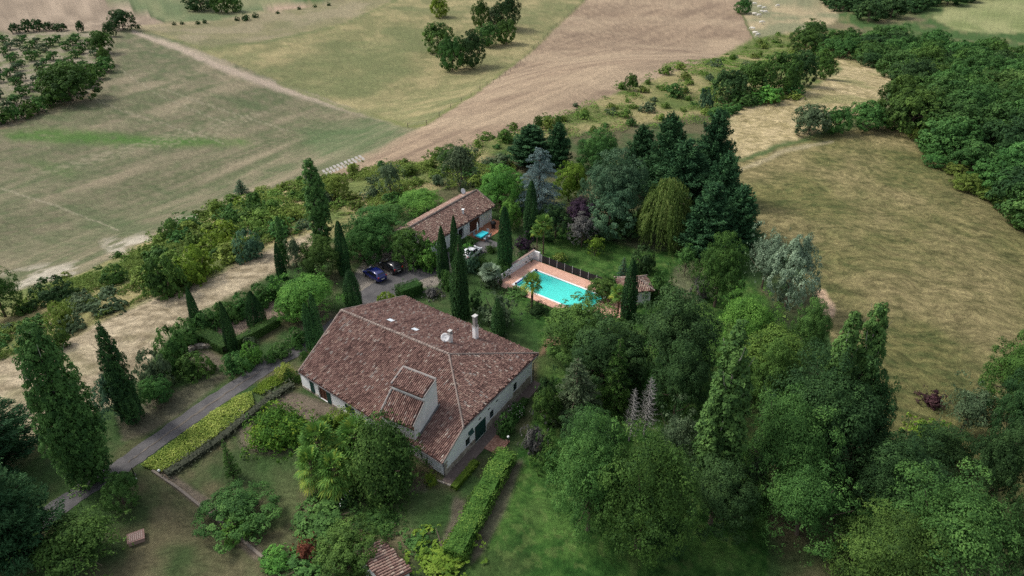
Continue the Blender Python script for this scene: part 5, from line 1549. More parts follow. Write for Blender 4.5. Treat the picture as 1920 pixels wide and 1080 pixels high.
def palm_maker(seed, r, h, fans=30, fr=None, skirt=.5, low=0):
    def f(root, mat):
        rng = np.random.default_rng(seed); fr_ = fr or r * .55
        top = np.array([0, 0, h - r * .45])
        V = []; F = []; T = []; m = MB()
        for k in range(fans):
            a = k * 2.39996 + rng.uniform(-.2, .2); el = 1.25 - 1.75 * (k + .5) / fans + rng.normal(0, .06)
            d = np.array([cos(a) * cos(el), sin(a) * cos(el), sin(el)])
            pl = r * .52 * rng.uniform(.85, 1.1); tp = top - np.array([0, 0, low * (k / fans) ** 1.5]); hub = tp + d * pl
            m.tube([tp, tp + d * pl * .5 + [0, 0, .04], hub], [.03, .02, .014], 4)
            side = np.cross(d, (0, 0, 1)); side /= np.linalg.norm(side); upv = np.cross(side, d)
            tn = .2 + .45 * rng.random() + (.35 if k > fans * .75 else 0)
            nb = 13
            for j in range(nb):
                w = (j / (nb - 1) - .5) * 4.1
                bd = d * cos(w) + side * sin(w); L = fr_ * (1 - .12 * abs(w)) * rng.uniform(.9, 1.1)
                wd = np.cross(bd, upv) * fr_ * .075
                mid = hub + bd * L * .6 + upv * .02; tip = hub + bd * L + np.array([0, 0, -.22 * L])
                kk = len(V); V += [hub, mid - wd, tip, mid + wd]; F.append((kk, kk + 1, kk + 2, kk + 3)); T.append(tn + rng.normal(0, .08))
        # dead skirt
        mk('crown', V, F, mat, root, tint=np.clip(T, 0, 1))
        m.build('leaf_stalk', plain('palm_stalk', (.09, .11, .04), .7), root)
        b = MB(); zs = np.linspace(-.2, h - r * .45, 14); rr = [.13 + .02 * (i % 2) for i in range(14)]; rr[-3:] = [.17, .19, .14]
        b.tube([(0.02 * sin(z), 0, z) for z in zs], rr, 8)
        b.build('trunk', plain('palm_fibre', (.13, .095, .065), .95, .1, noise=.5, nscale=8), root)
    return f
spec('palm', 1.9, 6, palm_maker(71, 1.9, 6, 34, 1.0))
spec('palm_clump', 2.1, 4.4, palm_maker(73, 2.1, 4.4, 44, 1.15, low=1.9))
spec('palm_small', 1.3, 3, palm_maker(72, 1.3, 3, 24, .75))
def dead_maker(seed, r, h):
    def f(root, mat):
        rng = np.random.default_rng(seed)
        m = MB(); m.tube([(0, 0, -.3), (0, 0, h * .5), (.1, 0, h)], [.16, .10, .02], 6); m.build('trunk', DEADW, root)
        m = MB()
        for k in range(110):
            t = .2 + .78 * k / 110; a = k * 2.4 + rng.uniform(-.3, .3); L = r * ((1 - t) ** .7 + .12) * rng.uniform(.6, 1.1); z = t * h
            p1 = np.array([L * .6 * cos(a), L * .6 * sin(a), z - .05 * L]); p2 = np.array([L * cos(a), L * sin(a), z + .08 * L])
            m.tube([(0, 0, z), p1, p2], [.035, .024, .008], 3, cap=False)
            for j in range(3):
                q = p1 * (.5 + .25 * j); q[2] = z; dd = np.array([cos(a + (-1) ** j * .9), sin(a + (-1) ** j * .9), rng.uniform(-.2, .3)]) * L * .32
                m.tube([q, q + dd], [.014, .006], 3, cap=False)
        m.build('bare_branches', DEADW, root)
    return f
spec('dead_conifer', 1.9, 6.5, dead_maker(81, 1.9, 6.5))

NPL = [0]
def instance(key, name, label, cat, pos, r, h, mat, rz=None, group=None, lean=(0, 0)):
    S = SPEC[key]
    rng = random.Random(NPL[0] * 7919 + 13); NPL[0] += 1
    rz = rng.uniform(0, 6.28) if rz is None else rz
    root = thing(name, label, cat, (pos[0], pos[1], pos[2] - .05), rz, group)
    if lean != (0, 0): root.rotation_euler = (lean[0], lean[1], rz if lean == (0, 0) else 0)
    root.scale = (r / S['r'], r / S['r'], h / S['h'])
    if S['proto'] is None:
        S['mk'](root, mat); S['proto'] = [(ch.name.split('.')[0], ch.data) for ch in root.children]; S['leafmat'] = mat
    else:
        for nm, me in S['proto']:
            ch = bpy.data.objects.new(nm, me); C.objects.link(ch); ch.parent = root
            if nm in ('crown', 'foliage') and mat is not S['leafmat']:
                ch.material_slots[0].link = 'OBJECT'; ch.material_slots[0].material = mat
    return root

COLS = ('cypress', 'cypress_b', 'cypress_multi', 'cypress_stout', 'cypress_near', 'poplar', 'poplar_b', 'poplar_near', 'leyland', 'leyland_b', 'leyland_near', 'spruce', 'spruce_small', 'blue_cedar', 'dead_conifer')
def solve_box(x0, y0, x1, y1, key=''):
    """place and size a plant so that its outline, seen in perspective, fills a picture box"""
    tt = np.linspace(0, pi, 9)[:, None]; pp_ = np.linspace(0, 2 * pi, 13)[None]
    if key in COLS:
        zz = np.array([.05, .2, .4, .6, .8, 1.0]); rr = np.array([.8, 1, 1, .85, .55, .0])
        sx = (rr[:, None] * np.cos(pp_)).ravel(); sy = (rr[:, None] * np.sin(pp_)).ravel(); sz = np.repeat(zz, 13)
    else:
        sx = (np.sin(tt) * np.cos(pp_)).ravel(); sy = (np.sin(tt) * np.sin(pp_)).ravel(); sz = ((1 - np.cos(tt)) / 2 + 0 * pp_).ravel()
    bx, by = (x0 + x1) / 2, y1 - 2
    p = G(bx, min(by, 1350)); D = p[1] * CP - (p[2] - HCAM) * SP
    r = (x1 - x0) / 2 * D / FPX; h = max(.6, (y1 - y0) * D / FPX * 1.0)
    for _ in range(26):
        p = G(bx, min(by, 1350))
        u, v = PX(p[0] + sx * r, p[1] + sy * r, p[2] + sz * h)
        ux0, ux1, vy0, vy1 = u.min(), u.max(), v.min(), v.max()
        bx += ((x0 + x1) / 2 - (ux0 + ux1) / 2) * .7
        r *= ((x1 - x0) / (ux1 - ux0)) ** .7
        by += (y1 - vy1) * .7
        h = min(max(h * ((y1 - y0) / (vy1 - vy0)) ** .8, r * .35), 20)
    if key in COLS: r = max(r, .26 * (x1 - x0) * D / FPX)
    return G(bx, min(by, 1350)), r, h

def at(key, box, name, label, cat, mat, **k):
    p, r, h = solve_box(*box, key)
    if key == 'mound': r *= 1.15
    return instance(key, name, label, cat, p, r, h, mat, **k)

T_ = lambda key, box, label, mat, **k: at(key, box, k.pop('nm', 'tree'), label, 'tree', mat, **k)
B_ = lambda key, box, label, mat, **k: at(key, box, k.pop('nm', 'bush'), label, 'bush', mat, **k)
Y_ = lambda key, box, label, **k: at(key, box, 'cypress_tree', label, 'cypress', k.pop('mat', F_CYP), group='dark columnar cypresses of the garden', **k)

# ---------------- cypresses
Y_('cypress', (347, 538, 381, 618), 'slim pointed cypress at the left corner of the box hedge enclosure')
Y_('cypress', (410, 566, 446, 658), 'slim leaning cypress standing over the near corner of the box hedge enclosure')
Y_('cypress_stout', (457, 546, 499, 614), 'short stout cypress inside the box hedge enclosure')
Y_('cypress', (512, 454, 538, 524), 'slim pointed cypress at the upper end of the box hedge enclosure, beside the dry strip')
Y_('cypress_multi', (566, 552, 609, 656), 'cypress touching the left gable of the farmhouse beside the driveway')
Y_('cypress_b', (641, 506, 680, 580), 'cypress behind the farmhouse between driveway and gravel yard')
Y_('cypress_b', (626, 415, 658, 514), 'tall cypress on the left of the gravel yard, right of the poplar')
Y_('cypress', (572, 470, 590, 512), 'small thin cypress behind the bright green tree by the enclosure')
Y_('cypress', (816, 424, 844, 520), 'pointed cypress in front of the near gable of the guest house')
Y_('cypress', (841, 404, 865, 500), 'pointed cypress rising behind the tall double cypress')
Y_('cypress_multi', (840, 445, 885, 594), 'tallest double headed cypress between farmhouse roof and guest house')
Y_('cypress_b', (930, 388, 963, 508), 'cypress at the left of the pool wall near the terracotta terrace')
Y_('cypress_b', (980, 340, 1011, 448), 'cypress at the foot of the blue cedar beyond the terrace')
Y_('cypress_multi', (917, 556, 950, 635), 'double headed cypress behind the tall chimney on the pool side')
Y_('cypress_b', (1162, 488, 1198, 598), 'dark cypress in front of the pool hut')
Y_('cypress_near', (177, 618, 282, 800), 'big ragged dark cypress with bare trunk foot on the slope above the driveway', mat=F_CYP)
# ---------------- poplars
T_('poplar', (566, 303, 629, 475), 'tall ragged poplar at the top of the garden against the fields', F_POP, nm='poplar_tree')
T_('poplar_near', (28, 624, 238, 932), 'big leaning poplar on the left covering the driveway', F_POP, nm='poplar_tree')
T_('poplar_b', (1284, 628, 1412, 940), 'tall bright poplar in the middle of the right hand trees', F_POP, nm='poplar_tree')
T_('poplar', (1498, 594, 1608, 860), 'left one of the two poplars against the hay meadow', F_POP, nm='poplar_tree')
T_('poplar', (1536, 578, 1658, 860), 'right one of the two poplars against the hay meadow', F_POP, nm='poplar_tree')
T_('poplar', (516, 408, 546, 500), 'small pale poplar beside the dry strip', F_POP, nm='poplar_tree')
# ---------------- conifer block behind the garden
for b, l, kk in (((1195, 208, 1300, 400), 'dark conifer with the pointed top at the back left of the conifer block', 'leyland'),
              ((1285, 205, 1380, 380), 'dark conifer at the back of the block beside the hay meadow', 'leyland_b'),
              ((1155, 232, 1245, 370), 'dark conifer left of the conifer block above the grey green tree', 'leyland'),
              ((1210, 262, 1345, 430), 'broad dark conifer in the middle of the block', 'leyland_b'),
              ((1300, 285, 1400, 450), 'dark conifer right of the willow against the meadow', 'leyland_b'),
              ((1335, 345, 1430, 490), 'lowest dark conifer at the right end of the block by the meadow', 'leyland'),
              ((1270, 340, 1385, 500), 'broad dark conifer in front of the block beside the willow', 'leyland')):
    T_(kk, b, l, F_LEY, nm='conifer', group='dark conifers of the block')
T_('leyland', (948, 232, 1042, 320), 'dark conifer behind the blue cedar', F_LEY, nm='conifer')
T_('leyland_b', (1015, 230, 1075, 320), 'small dark conifer between blue cedar and grey green tree', F_LEY, nm='conifer')
T_('blue_cedar', (964, 272, 1058, 415), 'pale blue grey cedar with spreading branches', F_CEDAR, nm='cedar_tree')
T_('oak', (1092, 280, 1212, 425), 'large grey green tree left of the willow', F_BLUE)
T_('round_b', (1096, 350, 1190, 450), 'grey green shrubby tree at the foot of the large grey green tree', F_BLUE)
T_('round', (1036, 300, 1100, 380), 'yellow green tree beside the blue cedar', F_LIME)
T_('oak_b', (1082, 240, 1165, 330), 'mid green tree behind the large grey green tree', F_MID)
T_('oak_b', (893, 306, 986, 396), 'bright green tree behind the guest house gable', F_BRIGHT)
T_('round', (936, 370, 978, 430), 'bright green lower tree between guest house and the terrace cypress', F_BRIGHT)
T_('loose', (820, 262, 905, 365), 'feathery dull green tree behind the guest house ridge', F_OLV)
T_('round_b', (1010, 380, 1075, 450), 'dark green round tree under the blue cedar', F_DARK)
T_('round', (1058, 366, 1128, 440), 'dark purple leaved plum tree', F_PUR)
T_('loose', (1060, 396, 1124, 466), 'grey leaved small tree in front of the purple plum', F_GREYP)
B_('bush_loose', (958, 435, 1002, 470), 'small purple leaved bush beside the palm pair', F_PUR)
T_('willow', (1193, 328, 1306, 462), 'weeping willow with yellow green hanging branches', F_WIL, nm='willow_tree')
T_('loose', (1098, 440, 1136, 482), 'small light green tree on the lawn before the grey leaved tree', F_LIME)
T_('round', (1130, 395, 1205, 450), 'dark green shrubby tree left of the willow foot', F_DARK)
B_('bush', (1183, 460, 1230, 510), 'round dark green bush on the lawn left of the pool hut', F_DARK)
T_('spruce_small', (1154, 480, 1182, 530), 'small bluish conifer behind the pool fence end', F_BLUE, nm='conifer')
B_('bush_loose', (1118, 505, 1165, 550), 'leafy shrub at the right end of the pool fence', F_OAK)
B_('bush_loose', (1205, 500, 1272, 565), 'light green shrub right of the pool hut', F_MID)
T_('loose', (1265, 455, 1310, 520), 'thin light green young tree on the right of the lawn', F_MID)
B_('bush_loose', (1300, 490, 1345, 560), 'dusky reddish grey shrub under the dark trees right of the lawn', F_GREYP)
T_('oak', (1305, 436, 1400, 580), 'dark green tree right of the lawn with shaded crown', F_OAK)
T_('round_b', (1330, 400, 1380, 470), 'brownish olive conifer in front of the dark conifer block', F_OLV)
T_('airy', (1395, 415, 1490, 545), 'silvery willow against the hay meadow, left one', F_SILV, nm='willow_tree')
T_('round_b', (1440, 440, 1538, 580), 'silvery willow against the hay meadow, right one with the denser crown', F_SILV, nm='willow_tree')
T_('layered', (1338, 535, 1470, 680), 'bright green spreading tree in front of the silvery willows', F_BRIGHT)
T_('layered', (1345, 585, 1535, 740), 'broad yellow green layered tree in front of the silvery willows', F_YG)
T_('oak', (1480, 560, 1560, 680), 'mid green tree below the bare clay bank', F_MID)
T_('oak', (1175, 540, 1345, 730), 'large dark green tree right of the pool hut', F_DARK)
T_('oak_b', (1008, 552, 1178, 690), 'round brownish green tree in front of the pool', F_OAK)
T_('round', (1100, 520, 1160, 570), 'leafy shrubby tree over the right pool end', F_OAK)
B_('palm_small', (1140, 540, 1180, 590), 'small palm bush at the end of the pool deck', F_PALM, nm='palm')
T_('spruce', (1020, 668, 1140, 810), 'brownish green spruce to the right of the farmhouse', F_OLV, nm='spruce_tree')
T_('spruce', (1115, 630, 1195, 780), 'dark spruce behind the dead conifer', F_OAK, nm='spruce_tree')
T_('oak_b', (1060, 590, 1210, 740), 'dark round tree between farmhouse and dead conifer', F_DARK)
T_('dead_conifer', (1158, 726, 1208, 835), 'bare grey dead conifer, the left one of two', DEADW, nm='dead_conifer')
T_('dead_conifer', (1180, 706, 1244, 830), 'bare grey dead conifer with green foliage behind, the right one of two', DEADW, nm='dead_conifer')
T_('spruce', (1195, 690, 1240, 770), 'green spruce between the dead conifers', F_MID, nm='spruce_tree')
T_('airy', (1215, 750, 1330, 890), 'thin olive tree with visible branches right of the dead conifers', F_OLV)
T_('oak_big', (1030, 765, 1190, 1010), 'large bluish green tree in the foreground, left of the big oak', F_MID)
T_('oak_big', (1110, 790, 1312, 1060), 'biggest bright green oak in the right foreground', F_OAK)
T_('oak', (1050, 760, 1160, 860), 'dark green tree top behind the large bluish green tree', F_DARK)
T_('oak_big', (1440, 645, 1680, 900), 'dark spreading tree around the foot of the two poplars', F_DARK)
T_('locust', (1375, 720, 1580, 950), 'large feathery green tree right of the tall bright poplar', F_MID)
T_('locust', (1420, 840, 1620, 1040), 'large feathery green tree above the dark lawn corner', F_MID)
T_('oak', (1270, 850, 1420, 1010), 'dark tree under the tall bright poplar', F_DARK)
T_('airy', (1380, 830, 1460, 930), 'thin tree with bare twigs between the feathery trees', F_OLV)
T_('oak_big', (1575, 800, 1800, 1010), 'dark dull green tree behind the bright foreground oak on the right', F_DARK)
T_('oak_big', (1640, 860, 1930, 1130), 'bright foreground oak in the lower right corner', F_MID)
T_('oak_big', (1560, 930, 1790, 1150), 'dull green foreground oak at the lower edge', F_OAK)
T_('oak', (1800, 790, 1960, 980), 'dark oak at the right edge under the blue green trees', F_DARK)
T_('airy', (1760, 705, 1890, 825), 'grey green airy tree with pale branches at the right', F_OLV)
T_('oak', (1835, 622, 1985, 790), 'dull green tree at the right edge by the hay meadow', F_OAK)
T_('oak_b', (1850, 690, 2000, 860), 'dark tree behind the pale branched tree at the right edge', F_DARK)
B_('bush_loose', (1722, 722, 1782, 765), 'dark purplish red bush at the edge of the hay meadow', F_MAROON)
B_('bush_loose', (1690, 770, 1800, 850), 'yellow green scrub bush at the lower edge of the hay meadow', F_LIME)
T_('oak', (1700, 790, 1840, 910), 'dark green tree closing the gap below the hay meadow', F_DARK)
B_('bush', (1640, 800, 1740, 875), 'dull green bush at the foot of the hay meadow', F_DARK)
T_('oak', (1850, 900, 2010, 1100), 'dark oak in the lower right corner by the picture edge', F_DARK)
T_('oak', (1210, 960, 1290, 1050), 'small dull green tree at the foot of the biggest oak', F_DARK)
T_('oak', (1220, 640, 1330, 800), 'dark green tree left of the tall bright poplar', F_DARK)
T_('oak_b', (1560, 690, 1690, 880), 'dark bushy tree right of the two poplars foot', F_DARK)
T_('oak', (1390, 640, 1500, 800), 'shaded dark tree under the yellow green layered tree', F_OAK)
T_('oak', (1600, 850, 1720, 960), 'dark green tree under the two poplars', F_OAK)
# ---------------- around the farmhouse
T_('weep_dome', (630, 755, 800, 935), 'dense dome shaped green tree in front of the farmhouse tower', F_HEDGE)
T_('weep_dome', (595, 750, 690, 850), 'lighter green dome tree against the farmhouse wall behind the palms', F_LIME)
for b, l in (((556, 798, 642, 892), 'fan palm on the left of the palm group in front of the farmhouse'), ((622, 790, 714, 884), 'fan palm with yellowing leaves on the right of the palm group'), ((590, 852, 668, 938), 'lowest fan palm at the front of the palm group'), ((552, 845, 618, 925), 'fan palm at the lower left of the palm group'), ((590, 785, 640, 850), 'smaller fan palm at the back of the palm group')):
    at('palm_clump', b, 'palm_tree', l, 'palm', F_PALM, group='fan palms in front of the farmhouse')
at('palm', (998, 410, 1040, 478), 'palm_tree', 'tall fan palm with bare trunk beyond the pool wall, right one', 'palm', F_PALM)
at('palm', (992, 425, 1022, 480), 'palm_tree', 'smaller fan palm beyond the pool wall, left one', 'palm', F_PALM)
at('palm_small', (975, 518, 1020, 580), 'palm_tree', 'short palm leaning over the near edge of the pool', 'palm', F_PALM)
B_('palm_small', (895, 498, 942, 540), 'agave like spiky shrub below the pool wall', F_SILV, nm='agave')
B_('mound', (452, 746, 588, 848), 'large spreading juniper mound in vivid green with yellow tips', F_JUN, nm='juniper')
T_('spruce_small', (411, 820, 450, 902), 'small lone spruce on the near lawn', F_MID, nm='spruce_tree')
T_('round_b', (375, 905, 512, 1018), 'round green tree at the bend of the stone edging', F_MID)
B_('bush', (412, 955, 480, 1015), 'bright leafy bush under the round tree at the stone edging', F_BRIGHT)
B_('bush_tight', (794, 878, 822, 910), 'small clipped ball bush at the near corner of the farmhouse', F_LIME, nm='clipped_ball')
B_('bush', (548, 938, 668, 1018), 'light green bush behind the clipped mound in the foreground', F_MID)
B_('bush_tight', (662, 956, 762, 1012), 'clipped olive green mound next to the shed roof', F_HEDGE, nm='clipped_mound')
B_('bush', (486, 1018, 552, 1074), 'light green bush at the lower end of the stone edging', F_BRIGHT)
B_('bush_loose', (546, 1000, 604, 1056), 'red brown leaved bush in the foreground bushes', F_RED)
T_('round', (592, 965, 722, 1090), 'dark green bushy tree in the foreground left of the shed roof', F_OAK)
B_('bush', (520, 1035, 620, 1100), 'mid green bush at the lower picture edge', F_MID)
B_('bush', (640, 1040, 740, 1100), 'bright green bush at the lower edge before the shed roof', F_BRIGHT)
B_('bush_loose', (764, 1030, 905, 1100), 'straggly green bush at the lower edge right of the shed roof', F_LIME)
B_('bush_loose', (750, 990, 820, 1040), 'small dull bush beside the shed roof on the lawn', F_MID)
B_('bush', (928, 772, 966, 815), 'round hydrangea bush by the terracotta step', F_MID)
B_('bush_loose', (1000, 800, 1060, 880), 'dull green shrub at the wood edge beyond the hedge', F_OAK)
B_('bush_loose', (975, 780, 1030, 850), 'dark shrub with bare twigs beyond the terracotta step', F_GREYP)
B_('bush_loose', (1000, 690, 1060, 780), 'dark green shrub at the right corner of the farmhouse', F_DARK)
T_('round_b', (1000, 720, 1050, 800), 'dark small tree beside the path at the right of the farmhouse', F_OAK)
# yard and garden between the houses
B_('bush_tight', (513, 676, 552, 712), 'bright yellow clipped bush beside the driveway at the farmhouse corner', F_YEL, nm='clipped_bush')
B_('bush_tight', (530, 688, 552, 716), 'small green ball bush in front of the yellow bush', F_HEDGE, nm='clipped_ball')
B_('bush', (546, 695, 566, 718), 'small round bush touching the left corner of the farmhouse', F_OAK)
B_('bush_tight', (558, 649, 584, 674), 'flat round olive bush between driveway and farmhouse gable', F_HEDGE)
B_('bush', (410, 656, 468, 704), 'round glossy bush left of the driveway, larger of the pair', F_MID)
B_('bush', (448, 640, 490, 684), 'round bush left of the driveway, smaller and brighter of the pair', F_BRIGHT)
B_('bush_loose', (448, 622, 482, 650), 'grey twiggy bush between hedge enclosure and driveway', F_OLV)
B_('bush', (326, 656, 396, 714), 'mid green round shrub on the bank above the dry lawn', F_OAK)
B_('bush', (245, 655, 320, 732), 'blue green olive bush on the bank left of the round shrub', F_OLV)
T_('round_b', (170, 690, 250, 790), 'dark blue green tree behind the ragged cypress', F_BLUE)
T_('round', (255, 700, 320, 760), 'green shrub right of the ragged cypress', F_MID)
for k, (b, l) in enumerate((((505, 640, 545, 672), 'leafy shrub on the near verge of the driveway bend'), ((535, 612, 572, 650), 'leafy shrub on the verge behind the farmhouse cypress'), ((495, 655, 520, 680), 'small shrub at the low end of the driveway verge'))): B_('bush', b, l, F_MID)
T_('layered', (508, 500, 640, 604), 'bright green spreading tree at the head of the hedge enclosure', F_BRIGHT)
T_('round', (515, 548, 575, 604), 'bright yellow green tree clump low in the spreading tree', F_BRIGHT)
T_('oak', (645, 385, 762, 478), 'dense mid green tree above the parked cars', F_MID)
T_('oak_b', (640, 418, 716, 494), 'mid green tree overhanging the blue car', F_MID)
T_('oak', (560, 440, 640, 520), 'dull green tree between poplar and the yard cypress', F_OAK)
T_('layered', (735, 346, 838, 408), 'light green spreading tree left of the guest house roof', F_BRIGHT)
T_('layered', (690, 372, 772, 440), 'light green tree between poplar and guest house', F_MID)
T_('round', (735, 425, 800, 500), 'dark tree against the near gable of the guest house', F_OAK)
B_('bush_loose', (765, 435, 835, 505), 'green creeper bush climbing the near gable of the guest house', F_BRIGHT, nm='creeper')
B_('bush', (778, 470, 808, 502), 'small dark bush at the edge of the gravel yard', F_DARK)
T_('loose', (532, 440, 575, 520), 'grey green willow like tree beside the dry strip', F_OLV)
B_('bush', (820, 505, 852, 545), 'round green bush at the foot of the tall double cypress', F_MID)
B_('bush_loose', (790, 530, 830, 560), 'reddish brown tipped bush right of the clipped yard hedge', F_GREYP)
B_('bush_loose', (735, 525, 768, 558), 'olive shrub at the left end of the clipped yard hedge', F_OLV)
B_('bush', (706, 545, 740, 574), 'yellow green bush peeping over the back of the farmhouse roof', F_LIME)
B_('bush', (862, 455, 890, 480), 'light green bush beside the white car', F_BRIGHT)
B_('bush', (856, 468, 900, 510), 'blue green bush in front of the white car', F_BLUE)
B_('bush_tight', (865, 440, 893, 462), 'dark clipped half ball bush beside the terrace table', F_HEDGE, nm='clipped_ball')
B_('bush_tight', (908, 454, 932, 474), 'clipped dark green cushion in the middle of the guest house drive', F_HEDGE, nm='clipped_ball')
B_('bush_tight', (884, 474, 925, 508), 'olive green clipped mound right of the white car', F_HEDGE, nm='clipped_mound')
B_('bush_tight', (918, 484, 960, 520), 'large clipped mound left of the pool wall', F_HEDGE, nm='clipped_mound')
B_('bush', (900, 500, 940, 540), 'silvery leaved bush below the pool wall', F_OLV)
B_('bush', (938, 538, 990, 562), 'low green ground bush along the near side of the pool deck', F_MID)
B_('bush_tight', (985, 560, 1030, 592), 'low rounded bush under the short pool palm', F_DARK)
B_('bush_loose', (890, 540, 975, 615), 'wispy grey green shrub on the lawn behind the chimney', F_OLV)
B_('bush', (880, 545, 905, 580), 'small dark bush right of the tall double cypress', F_DARK)
B_('bush_loose', (1036, 466, 1065, 490), 'small yellow leaved shrub beyond the pool fence', F_YEL)
B_('bush_loose', (965, 460, 1000, 490), 'low dark shrub behind the pool wall', F_DARK)
# left edge
T_('leyland_near', (-170, 738, 88, 935), 'dark conifer at the left picture edge behind the poplar', F_LEY, nm='conifer')
T_('leyland_near', (-150, 862, 125, 1120), 'dark conifer in the lower left corner', F_LEY, nm='conifer')
T_('airy', (20, 930, 240, 1110), 'airy light green tree with visible grey branches in the lower left corner', F_OAK)
T_('round_b', (185, 880, 260, 960), 'green bushy growth at the foot of the leaning poplar', F_MID)
T_('oak', (-70, 490, 42, 600), 'dark green tree at the left picture edge below the field', F_OAK)

# ============================================================ HEDGES, STRIPS
def resample(pts, step=.4):
    Pw = [G(*q) for q in pts]; out = [Pw[0]]
    for a, b in zip(Pw[:-1], Pw[1:]):
        L = np.linalg.norm(b - a); n = max(1, int(L / step))
        for k in range(1, n + 1): out.append(a + (b - a) * k / n)
    return np.array(out)

def hedge(name, label, pts, w, h, mat, leaf=.13, dens=75, seed=1, rough=.06, cat='hedge', rnd=.0, group=None):
    rng = np.random.default_rng(seed)
    L = resample(pts); T = np.gradient(L[:, :2], axis=0); T /= np.linalg.norm(T, axis=1, keepdims=True) + 1e-9; Nn = np.c_[-T[:, 1], T[:, 0]]
    seg = np.linalg.norm(np.diff(L[:, :2], axis=0), axis=1).sum()
    per = 2 * h + w; n = int(seg * per * dens) + int(2 * w * h * dens)
    u = rng.random(n) * (len(L) - 1.001); i = u.astype(int); f = (u - i)[:, None]
    c = L[i] * (1 - f) + L[i + 1] * f; nn = Nn[i]
    q = rng.random(n) * per
    side = np.where(q < h, -1, np.where(q < h + w, 0, 1))
    off = np.where(side == -1, -w / 2, np.where(side == 1, w / 2, (q - h - w / 2)))
    z = np.where(side == -1, q, np.where(side == 1, q - h - w, h))
    if rnd:
        z = np.where(side == 0, h * (1 - rnd * (2 * off / w) ** 2), z * (1 - rnd * .6))
    end = rng.random(n) < (2 * w * h) / (seg * per + 2 * w * h)
    e = rng.integers(0, 2, n) * (len(L) - 1)
    bump = fbm(c[:, 0] * .9 + side * 5, c[:, 1] * .9 + z, seed, 3) - .5
    sc = 1 + bump * rough * 4
    P = c.copy(); P[:, :2] += nn * (off * sc)[:, None]; P[:, 2] += z * (1 + bump * rough * 3)
    No = np.c_[nn * np.sign(off)[:, None] * (side != 0)[:, None], (side == 0) * 1.]
    oe = rng.uniform(-w / 2, w / 2, n); ze = rng.random(n) * h
    Pe = L[e].copy(); Pe[:, :2] += Nn[e] * oe[:, None]; Pe[:, 2] += ze
    P[end] = Pe[end]; No[end] = (np.c_[T[e] * np.where(e > 0, 1, -1)[:, None], np.zeros(n)])[end]
    P += rng.normal(0, rough * .45, P.shape)
    N = nrm(nrm(No) + rsph(rng, n) * .55 + np.array([0, 0, .15]))
    V, F = leaf_arrays(P, N, leaf, rng, .65)
    Tn = np.clip(.42 + bump * 1.2 + rng.normal(0, .16, n), 0, 1)
    # solid heart
    k0 = len(V); m = MB()
    for a in range(len(L)):
        for (o_, z_) in ((-.40 * w, 0), (-.40 * w, h * .84), (.40 * w, h * .84), (.40 * w, 0)):
            m.V.append((L[a][0] + Nn[a][0] * o_, L[a][1] + Nn[a][1] * o_, L[a][2] + z_))
    for a in range(len(L) - 1):
        for j in range(3): m.F.append((k0 + a * 4 + j, k0 + a * 4 + j + 1, k0 + a * 4 + 5 + j, k0 + a * 4 + 4 + j))
    V = np.concatenate([V, np.array(m.V)]); F = np.concatenate([F, np.array(m.F)]); Tn = np.concatenate([Tn, np.full(len(m.F), .15)])
    return tag(mk(name, V, F, mat, tint=Tn), label, cat, group)

def patch(name, poly, h, n, leaf, mat, seed=1, bump=.5, up=1.1):
    rng = np.random.default_rng(seed)
    Pw = np.array([G(*q)[:2] for q in poly]); lo, hi = Pw.min(0), Pw.max(0)
    pts = rng.uniform(lo, hi, (n * 6, 2)); k = pip(pts[:, 0], pts[:, 1], [tuple(p) for p in Pw]); pts = pts[k][:n]
    m = len(pts); nz = fbm(pts[:, 0] * .8, pts[:, 1] * .8, seed, 3)
    z = Z(pts[:, 0], pts[:, 1]) + h * (nz * bump + 1 - bump) * rng.uniform(.35, 1.05, m)
    P = np.c_[pts, z]; N = nrm(rsph(rng, m) * .8 + np.array([0, 0, up]))
    V, F = leaf_arrays(P, N, leaf, rng, .6)
    return mk(name, V, F, mat, tint=np.clip(nz * .9 + rng.normal(0, .2, m), 0, 1))

G1 = 'clipped box hedges round the little enclosure'
hedge('box_hedge', 'long clipped box hedge on the far side of the enclosure, next to the laurel row', [(392, 612), (450, 588), (516, 556)], 1.1, 1.5, F_HEDGE, seed=3, group=G1)
hedge('box_hedge', 'clipped box hedge on the left short side of the enclosure between two slim cypresses', [(366, 628), (398, 642), (430, 660)], 1.9, 1.3, F_HEDGE, seed=4, rnd=.15, group=G1)
hedge('box_hedge', 'clipped box hedge on the near side of the enclosure facing the driveway', [(438, 652), (480, 632), (522, 608)], 1.2, 1.3, F_HEDGE, seed=5, group=G1)
hedge('garden_hedge', 'long bright hedge running down the lawn beside the right lawn edge of the farmhouse', [(950, 862), (925, 905), (902, 950), (872, 1010), (850, 1052)], 2.0, 1.5, F_HEDGB, leaf=.17, dens=70, seed=6, rough=.13, rnd=.25)
hedge('garden_hedge', 'flat topped clipped hedge block behind the farmhouse by the gravel yard', [(748, 560), (770, 552), (788, 545)], 1.9, 1.7, F_HEDGE, leaf=.14, seed=7, rough=.05)
hedge('border_hedge', 'low leafy border along the outer edge of the side path', [(850, 918), (872, 893), (893, 868)], .8, .5, F_LIME, leaf=.13, seed=8, rough=.16, rnd=.4, cat='plant border')
hedge('border_hedge', 'low flowering border on the path near the right corner of the farmhouse', [(948, 800), (968, 776), (985, 752)], .9, .5, F_OAK, leaf=.13, seed=9, rough=.16, rnd=.4, cat='plant border')
hedge('lavender_row', 'dark grey green lavender row behind the yellow flower strip', [(312, 892), (355, 866), (410, 828), (462, 786), (504, 752), (548, 724)], 1.0, .5, F_LAV, leaf=.22, dens=45, seed=10, rough=.55, rnd=.5, cat='lavender row')
